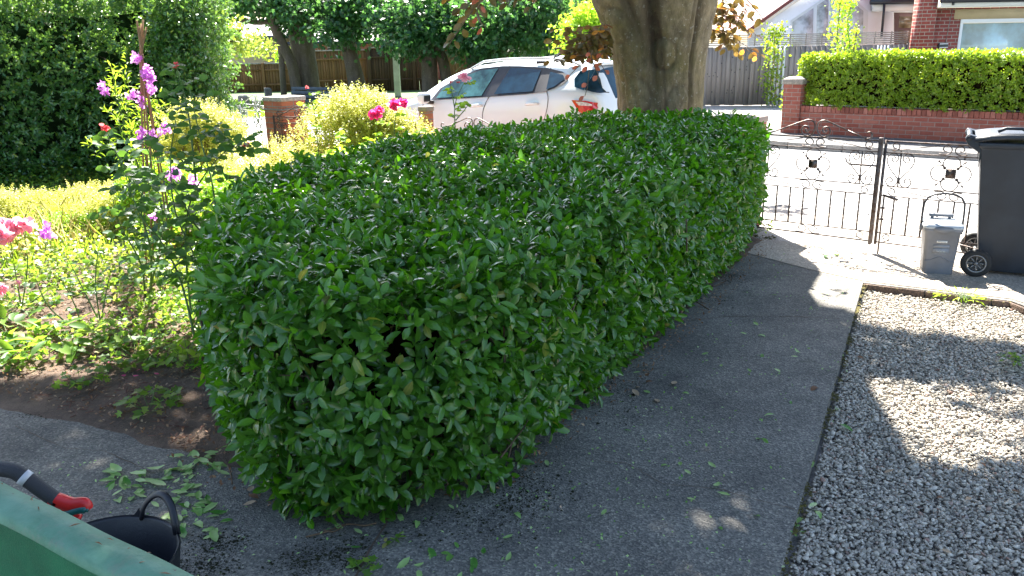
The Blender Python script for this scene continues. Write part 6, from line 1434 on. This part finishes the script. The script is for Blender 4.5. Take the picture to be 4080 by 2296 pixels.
def bloom(p, r, pm, t, k=26, name="bloom"):
    p = np.array(tuple(p)); q = unit(rng.normal(size=(k, 3))); q[:, 2] = np.abs(q[:, 2])*.8+.1; q = unit(q); T = unit(q*.5+rng.normal(0, .6, (k, 3))+np.array([0, 0, .2])); P = p+q*r*rng.uniform(.15, .55, (k, 1))
    return leaves(name, P, T, q+rng.normal(0, .3, (k, 3)), r*rng.uniform(.7, 1.1, k), r*rng.uniform(.7, 1.1, k), M[pm], t, T_OVAL, curl=rng.uniform(-.3, .5, k))
def flower_cluster(name, label, cat, pts, r, pm, group=None, k=14, parent=None):
    c = Vector(pts[0]); t = parent or thing(name, label, cat, (c.x, c.y, c.z), 0, group)
    for p in pts: bloom(p, r, pm, t, k, "flower")
    return t
def A_(px, py, Y): return tuple(at(px, py, Y))
G_ = lambda px, py: tuple(gr(px, py))
# big dark rose bush growing against the left side of the hedge
Yr = 5.0
rose_plant("rose_bush", "tall dark leaved rose bush leaning against left side of large hedge",
    [[G_(780, 1360), A_(720, 1120, 5.0), A_(640, 960, 5.0), A_(560, 860, 5.0), A_(500, 700, 5.1)], [G_(770, 1330), A_(860, 1000, 5.1), A_(850, 760, 5.2), A_(800, 560, 5.3), A_(755, 350, 5.4)],
     [G_(600, 1200), A_(600, 1000, 5.4), A_(560, 820, 5.4), A_(600, 640, 5.4), A_(560, 560, 5.4)], [G_(760, 1320), A_(800, 1100, 5.1), A_(700, 850, 5.2), A_(680, 640, 5.3), A_(700, 480, 5.3)],
     [G_(580, 1190), A_(560, 1050, 5.5), A_(480, 900, 5.4), A_(450, 800, 5.3)], [G_(780, 1330), A_(900, 1050, 5.1), A_(780, 900, 5.1), A_(700, 760, 5.0), A_(620, 700, 5.0)],
     [G_(770, 1330), A_(740, 1000, 5.2), A_(760, 800, 5.3), A_(860, 640, 5.5), A_(960, 560, 5.6)], [G_(590, 1190), A_(640, 900, 5.5), A_(520, 720, 5.6), A_(470, 640, 5.6)],
     [A_(780, 720, 5.5), A_(750, 450, 5.6), A_(705, 272, 5.6)], [A_(560, 760, 5.5), A_(480, 640, 5.6), A_(418, 525, 5.6)],
     [A_(800, 560, 5.3), A_(860, 520, 5.4), A_(940, 590, 5.5), A_(1000, 600, 5.6)], [A_(800, 1000, 5.1), A_(700, 1060, 5.0), A_(640, 1140, 5.0)]],
        .072, M['l_rose'], .040, blooms=[(A_(415, 515, 5.6), .035, 'p_red', 12), (A_(705, 265, 5.6), .028, 'p_red', 9), (A_(980, 590, 5.6), .03, 'p_red', 8)], start=.22, rad=.008)
rose_plant("rose_bush", "rose with two magenta blooms in front of tall golden shrub", [[A_(1500, 640, 7.6)[:2]+(0,), A_(1500, 600, 7.6), A_(1500, 470, 7.6)], [A_(1560, 640, 7.5)[:2]+(0,), A_(1570, 560, 7.5), A_(1580, 430, 7.5)], [A_(1450, 640, 7.6)[:2]+(0,), A_(1400, 600, 7.6), A_(1330, 540, 7.6)], [A_(1560, 650, 7.4)[:2]+(0,), A_(1630, 580, 7.4), A_(1680, 520, 7.4)]], .055, M['l_lime'], .06,
    blooms=[(A_(1492, 465, 7.5), .055, 'p_magenta', 34), (A_(1515, 440, 7.55), .04, 'p_magenta', 22), (A_(1570, 425, 7.5), .06, 'p_magenta', 38), (A_(1605, 415, 7.5), .045, 'p_magenta', 24)], start=.3)
rose_plant("rose_bush", "slender rose stem with one faded pink bloom against white car", [[A_(1815, 640, 6.6)[:2]+(0,), A_(1815, 560, 6.6), A_(1812, 430, 6.6), A_(1830, 370, 6.6), A_(1852, 325, 6.6)], [A_(1812, 430, 6.6), A_(1800, 370, 6.6), A_(1795, 335, 6.6)], [A_(1815, 480, 6.6), A_(1850, 440, 6.6), A_(1870, 410, 6.6)]], .052, M['l_lime'], .07,
    blooms=[(A_(1852, 312, 6.6), .042, 'p_pink', 26), (A_(1798, 330, 6.6), .016, 'p_red', 8), (A_(1826, 332, 6.6), .016, 'p_red', 8)], start=.35, rad=.005)
rose_plant("rose_bush", "thin rose shoot rising in front of orange brick pillar", [[A_(1265, 620, 7.4)[:2]+(0,), A_(1265, 560, 7.4), A_(1250, 440, 7.4), A_(1225, 360, 7.4)], [A_(1250, 440, 7.4), A_(1290, 390, 7.4)]], .05, M['l_lime'], .07, blooms=[(A_(1222, 352, 7.4), .02, 'p_red', 8)], start=.4, rad=.005)
rose_plant("rose_bush", "pale pink rose bush at the left edge of the picture", [[A_(90, 1250, 5.6)[:2]+(0,), A_(60, 1080, 5.6), A_(40, 950, 5.6)], [A_(90, 1250, 5.6)[:2]+(0,), A_(110, 1050, 5.6), A_(95, 930, 5.6)], [A_(-60, 1250, 5.2)[:2]+(0,), A_(-20, 1180, 5.2)], [A_(90, 1250, 5.6)[:2]+(0,), A_(160, 1180, 5.6), A_(220, 1120, 5.6)]], .05, M['l_lime'], .07,
    blooms=[(A_(10, 945, 5.6), .085, 'p_pink', 44), (A_(60, 915, 5.7), .07, 'p_pink', 40), (A_(105, 905, 5.7), .06, 'p_pink', 26), (A_(-5, 895, 5.7), .05, 'p_pink', 26), (A_(5, 1160, 5.2), .045, 'p_pink', 26), (A_(75, 1135, 5.4), .028, 'p_pink', 14)], start=.3)
rose_plant("rose_bush", "low sparse rose with bare bending stems in the left bed", [[G_(400, 1290), A_(330, 1150, 5.3), A_(270, 1030, 5.3)], [G_(400, 1290), A_(380, 1130, 5.3), A_(390, 1000, 5.3)], [G_(330, 1330), A_(200, 1230, 5.0), A_(140, 1110, 5.0)], [G_(400, 1290), A_(420, 1180, 5.3), A_(440, 1080, 5.3)], [G_(330, 1330), A_(300, 1220, 5.0), A_(230, 1090, 5.0)]], .042, M['l_rose'], .09, start=.35, rad=.006)

# cane wigwam with sweet pea
def wigwam():
    base = Vector((-2.98, 6.78, 0)); t = thing("cane_wigwam", "brown bamboo cane wigwam tied near the top among sweet peas", "plant support", base)
    knot = Vector(A_(563, 232, 6.78)); tops = [(545, 82), (570, 78), (556, 108), (584, 108), (563, 95)]
    for i, (x, y) in enumerate(tops):
        tp = Vector(A_(x, y, 6.78+random.uniform(-.05, .05))); dr = (knot-tp).normalized(); k = knot.z/(-dr.z); ft = knot+dr*k
        ft = Vector((base.x+math.cos(i*1.256)*.13, base.y+math.sin(i*1.256)*.13, 0)); kn = knot+Vector((math.cos(i*1.256)*.008, math.sin(i*1.256)*.008, 0))
        b = MB(); b.tube([ft, kn, tp], [.0085, .0075, .007], 7); b.build("cane", M['cane'], t, smooth=True)
    b = MB(); b.tube([knot+Vector((math.cos(a)*.02, math.sin(a)*.02, .012*math.sin(a*.5)+.0012*a)) for a in np.linspace(0, 25, 60)], .0025, 4); b.build("twine", M['twine'], t)
wigwam()
def sweetpea():
    Y = 7.02; b0 = (-3.0, 7.0); t = thing("sweet_pea", "tangled sweet pea with lilac flowers climbing the cane wigwam", "climbing plant", (b0[0], b0[1], 0)); Ps, Ts, Ns, Ls = [], [], [], []; b = MB()
    ends = [(425, 330), (455, 300), (440, 250), (505, 200), (500, 290), (580, 300), (640, 370), (660, 420), (500, 400), (420, 440), (350, 580), (560, 430), (600, 480), (640, 520), (470, 470), (530, 520), (610, 400), (470, 360), (380, 620), (520, 600), (680, 450), (590, 560)]
    for (x, y) in ends:
        e = at(x, y, Y+random.uniform(-.25, .2)); m1 = at(540+(x-540)*.5+random.uniform(-20, 20), 600+(y-600)*.5, Y); S = smooth3([(b0[0]+random.gauss(0, .08), b0[1]+random.gauss(0, .08), 0), tuple(m1), tuple(e)], 9); m = len(S)
        b.tube(S, [.0035*(1-.5*i/m) for i in range(m)], 5, cap=False)
        for i in range(4, m):
            for _ in range(2):
                d = Vector((random.gauss(0, 1), random.gauss(0, 1), random.gauss(.5, .6))); Ps.append(tuple(S[i]+d*.01)); Ts.append(tuple(d)); Ns.append((random.gauss(0, .5), -.6+random.gauss(0, .4), .6)); Ls.append(random.uniform(.04, .085))
    b.build("stems", M['stem_green'], t, smooth=True); Ls = np.array(Ls); leaves("leaves", np.array(Ps), np.array(Ts), np.array(Ns), Ls*.9, Ls*.2, M['l_lime'], t, T_OVAL)
    cl = [[(405, 338), (415, 352), (425, 365), (408, 362)], [(545, 222), (538, 240), (552, 240)], [(588, 268), (595, 285), (580, 292), (598, 305), (590, 320), (602, 330), (585, 305)], [(560, 520), (580, 535), (565, 550), (600, 545), (615, 555), (605, 535), (555, 560)], [(655, 510), (668, 520), (645, 525)], [(690, 690), (705, 680), (690, 705), (715, 700), (675, 700)], [(768, 715), (775, 728)], [(170, 915), (185, 900), (160, 935), (200, 935)], [(540, 370), (520, 385)], [(570, 415), (560, 400)], [(615, 862)], [(600, 355), (610, 362)]]
    for c in cl:
        Yc = Y-.3 if c[0][1] < 600 else 5.6
        P = []
        for x, y in c:
            p = np.array(A_(x, y, Yc+random.uniform(-.04, .04))); k = 10; q = unit(rng.normal(size=(k, 3))); P.append((p, q))
        pp = np.concatenate([p+q*.008 for p, q in P]); qq = np.concatenate([q for p, q in P]); n = len(pp); Tt = unit(qq+rng.normal(0, .4, (n, 3)))
        leaves("flower_head", pp, Tt, np.cross(Tt, rng.normal(size=(n, 3))), rng.uniform(.028, .042, n), rng.uniform(.026, .038, n), M['p_lilac'], t, T_OVAL, curl=.3)
sweetpea()
# small individual plants near the path edge
def tuft(label, c, r, n, L, W, mat, tmpl=T_LOBE, name="bedding_plant", h=.10, group=None, stalk=True, cat="plant"):
    t = thing(name, label, cat, (c[0], c[1], 0), 0, group); th = rng.random(n)*6.28; rr = r*np.sqrt(rng.random(n)); P = np.stack([c[0]+rr*np.cos(th), c[1]+rr*np.sin(th), h*(1-.5*(rr/r)**2)*rng.uniform(.5, 1.1, n)], 1)
    T = unit(np.stack([np.cos(th), np.sin(th), rng.normal(0, .3, n)], 1)+rng.normal(0, .4, (n, 3))); N = unit(rng.normal(0, .3, (n, 3))+np.array([0, 0, 1.])); leaves("leaves", P, T, N, rng.uniform(.7, 1.2, n)*L, rng.uniform(.7, 1.2, n)*W, mat, t, tmpl)
    b = MB()
    for i in range(0, n, 3): b.tube([(c[0]+random.gauss(0, .01), c[1]+random.gauss(0, .01), 0), tuple(P[i])], .0018, 4, cap=False)
    b.build("stalks", M['stem_green'], t)
def gxy(px, py): g = gr(px, py); return (g.x, g.y)
tuft("green lobed leaf plant nearest the path at the foot of hedge", gxy(600, 1640), .16, 60, .045, .045, M['l_ground'])
tuft("green lobed plant on bare soil left of the fallen rose petals", gxy(330, 1540), .13, 45, .04, .04, M['l_ground'])
tuft("broad leaved drooping plant in the left bed by the edge", gxy(210, 1400), .26, 46, .17, .06, M['l_ground'], T_OVAL, h=.14)
tuft("leafy plant below the sparse rose in the left bed", gxy(540, 1430), .24, 80, .06, .05, M['l_ground'])
tuft("broad leaved plant at the left picture edge near soil", gxy(40, 1360), .22, 36, .15, .06, M['l_ground'], T_OVAL, h=.14)
tuft("pale round leaved shoots touching the hedge at ground level", gxy(760, 1480), .16, 26, .075, .06, M['l_lime'], T_OVAL, h=.2)
tuft("tiny weed growing in the path joint near hedge foot", gxy(1565, 2165), .03, 9, .03, .018, M['l_ground'], T_OVAL, h=.03)
tuft("larger lobed weed growing on the path at bottom edge", gxy(1440, 2275), .05, 14, .035, .03, M['l_ground'], h=.03)
tuft("grassy yellow weed on the concrete edge of the gravel bed", gxy(3830, 1185), .14, 60, .05, .012, M['l_lime'], T_KITE, h=.03)
tuft("small weed at right edge of the gravel bed", gxy(4060, 1440), .10, 40, .03, .022, M['l_ground'], h=.03)
tuft("low weed at the foot of hedge beside the iron gate", gxy(3010, 930), .16, 70, .035, .02, M['l_lime'], T_OVAL, h=.14)

# climber on the lattice and tall shoots above the far hedge
def climber(name, label, pts, n, L, mat, spread=.12, cat="climbing plant"):
    P0 = [at(*p) for p in pts]; t = thing(name, label, cat, (P0[0].x, P0[0].y, 0)); S = smooth3([tuple(p) for p in P0]); b = MB(); b.tube(S, .01, 5, cap=False); b.build("stem", M['stem_brown'], t)
    i = rng.integers(0, len(S), n); P = np.array([tuple(s) for s in S])[i]+rng.normal(0, 1, (n, 3))*np.array([spread, .06, .07]); T = unit(rng.normal(size=(n, 3))+np.array([0, 0, .2])); N = unit(rng.normal(0, .6, (n, 3))+np.array([0, -.6, .5])); leaves("leaves", P, T, N, rng.uniform(.7, 1.2, n)*L, rng.uniform(.6, .9, n)*L, mat, t, T_KITE)
    return t
climber("climbing_plant", "leafy climber running up the pale lattice by grey fence", [(3085, 420, 21.4), (3070, 320, 21.4), (3085, 240, 21.4), (3085, 160, 21.4), (3095, 110, 21.4)], 750, .08, M['l_far'], .15)
climber("tall_shoots", "left one of two tall leafy shoots above the bright hedge", [(3345, 260, 16.0), (3335, 160, 16.0), (3340, 90, 16.0), (3345, 30, 16.0), (3350, -10, 16)], 420, .06, M['l_lime'], .09, "shrub")
climber("tall_shoots", "right one of two tall leafy shoots above the bright hedge", [(3390, 260, 16.0), (3385, 170, 16.0), (3375, 110, 16.0), (3385, 40, 16.0), (3393, 5, 16)], 330, .06, M['l_lime'], .05, "shrub")
climber("tall_shoots", "lower leafy shoot leaning right of the two tall shoots", [(3395, 240, 16.1), (3405, 180, 16.1), (3415, 120, 16.1)], 150, .055, M['l_far'], .06, "shrub")
climber("small_bush", "sprig of yellow leaves beside the capped brick end pillar", [(3128, 440, 16.2), (3127, 400, 16.2), (3130, 365, 16.2)], 90, .05, M['l_lime'], .04, "shrub")

# dropped clippings: every big leaf a thing of its own
def fallen():
    def one(L, W, mat, nm, curl):
        tv, tf = T_OVAL; V = tv*np.array([L, W, L]); V[:, 2] += .006+curl*(V[:, 0]/L-.5)**2*L*.8; me = mk(nm, V, np.concatenate([np.array(f) for f in tf]), [len(f) for f in tf], mat, smooth=True, rnd=np.full(len(V), random.random())); return me
    protos = {'g': [one(.075, .032, M['l_clip'], "fallen_leaf", c) for c in (.3, -.3, .7, .1, .9, -.6, .5, 1.2, .2, .4)], 'd': [one(.06, .032, M['l_dry'], "fallen_leaf", c) for c in (.5, -.2)], 'p': [one(.03, .028, M['p_magenta'], "fallen_petal", .4)]}
    used = set()
    def put(px, py, kind, label, group, s=1.0, z=0.0, cat="leaf"):
        g = gr(px, py, z); pr = random.choice(protos[kind]); o = pr if pr.name not in used else pr.copy()
        if o is not pr: COL.objects.link(o)
        used.add(pr.name); o.location = (g.x, g.y, z+.002); o.rotation_euler = (random.gauss(0, .15), random.gauss(0, .15), random.random()*6.28); o.scale = (s, s, s); tag(o, label, cat, group)
    def many(n, boxes, kind, label, group, s=(.45, 1.05), z=0.0, cat="leaf"):
        for i in range(n):
            x0, y0, x1, y1 = random.choice(boxes); put(random.uniform(x0, x1), random.uniform(y0, y1), kind, label, group, random.uniform(*s), z, cat)
    many(30, [(450, 1890, 560, 1985), (420, 1870, 640, 2010)], 'g', "green clipped leaf in the loose scatter above the black tub", "clipped leaves above the tub", (.65, 1.2))
    many(64, [(690, 1930, 870, 2130), (640, 1880, 880, 2180), (700, 1810, 880, 1900)], 'g', "green clipped leaf in the heap between tub and hedge foot", "clipped leaves between tub and hedge", (.6, 1.2))
    many(22, [(1500, 2020, 2100, 2280), (1300, 2080, 1900, 2290)], 'g', "small green leaf lying on dark path before the hedge", "leaves on the near path", (.45, .9))
    many(34, [(2150, 1500, 3050, 2200), (2550, 1150, 3300, 1600), (2750, 1300, 3150, 2000)], 'g', "pale green leaf lying on the path between hedge and gravel", "leaves on the path by the gravel", (.4, .8))
    many(16, [(3160, 1500, 3350, 1700), (3130, 1800, 3260, 2200)], 'g', "green leaf caught along the mossy gravel edge", "leaves along the gravel edge", (.5, 1.0), -.035)
    many(14, [(3300, 1300, 4050, 2200)], 'd', "brown leaf lying on the grey gravel", "brown leaves on the gravel", (.5, .9), -.035)
    many(12, [(1150, 2020, 1600, 2090), (880, 1900, 1100, 2080), (2300, 1460, 2700, 1620)], 'd', "brown dead leaf on the ground under the hedge edge", "dead leaves under the hedge", (.6, 1.1))
    many(9, [(520, 1480, 760, 1560), (380, 1430, 640, 1520)], 'p', "magenta petal fallen on the soil of the left bed", "fallen petals", (.8, 1.2), .02, "petal")
    put(3255, 1545, 'd', "single orange brown leaf on the sunlit path edge", None, 1.0)
    for x, y in ((3285, 1023), (3325, 1022)): put(x, y, 'g', "one of two bright green leaves on the sunny concrete by gates", "pair of leaves by the gates", 1.2)
fallen()
b = MB(); pts = [gr(1500, 2095), gr(1450, 2105), gr(1380, 2100), gr(1300, 2130), gr(1220, 2150)]
b.tube(smooth3([(p.x, p.y, .012) for p in pts]), .0035, 5); q0 = gr(1380, 2100); b.tube(smooth3([(q0.x, q0.y, .012), tuple(gr(1330, 2118, .015)), tuple(gr(1290, 2112, .01))]), .0025, 5); tag(b.build("bare_twig", M['stem_brown']), "bare pale forked twig on the path in front of hedge", "twig")
b = MB(); b.tube(smooth3([tuple(gr(905, 1850, .0)), tuple(gr(920, 1890, .03)), tuple(gr(925, 1930, .0))]), .003, 5); tag(b.build("bare_twig", M['stem_brown']), "short bent twig sticking from the left foot of hedge", "twig")
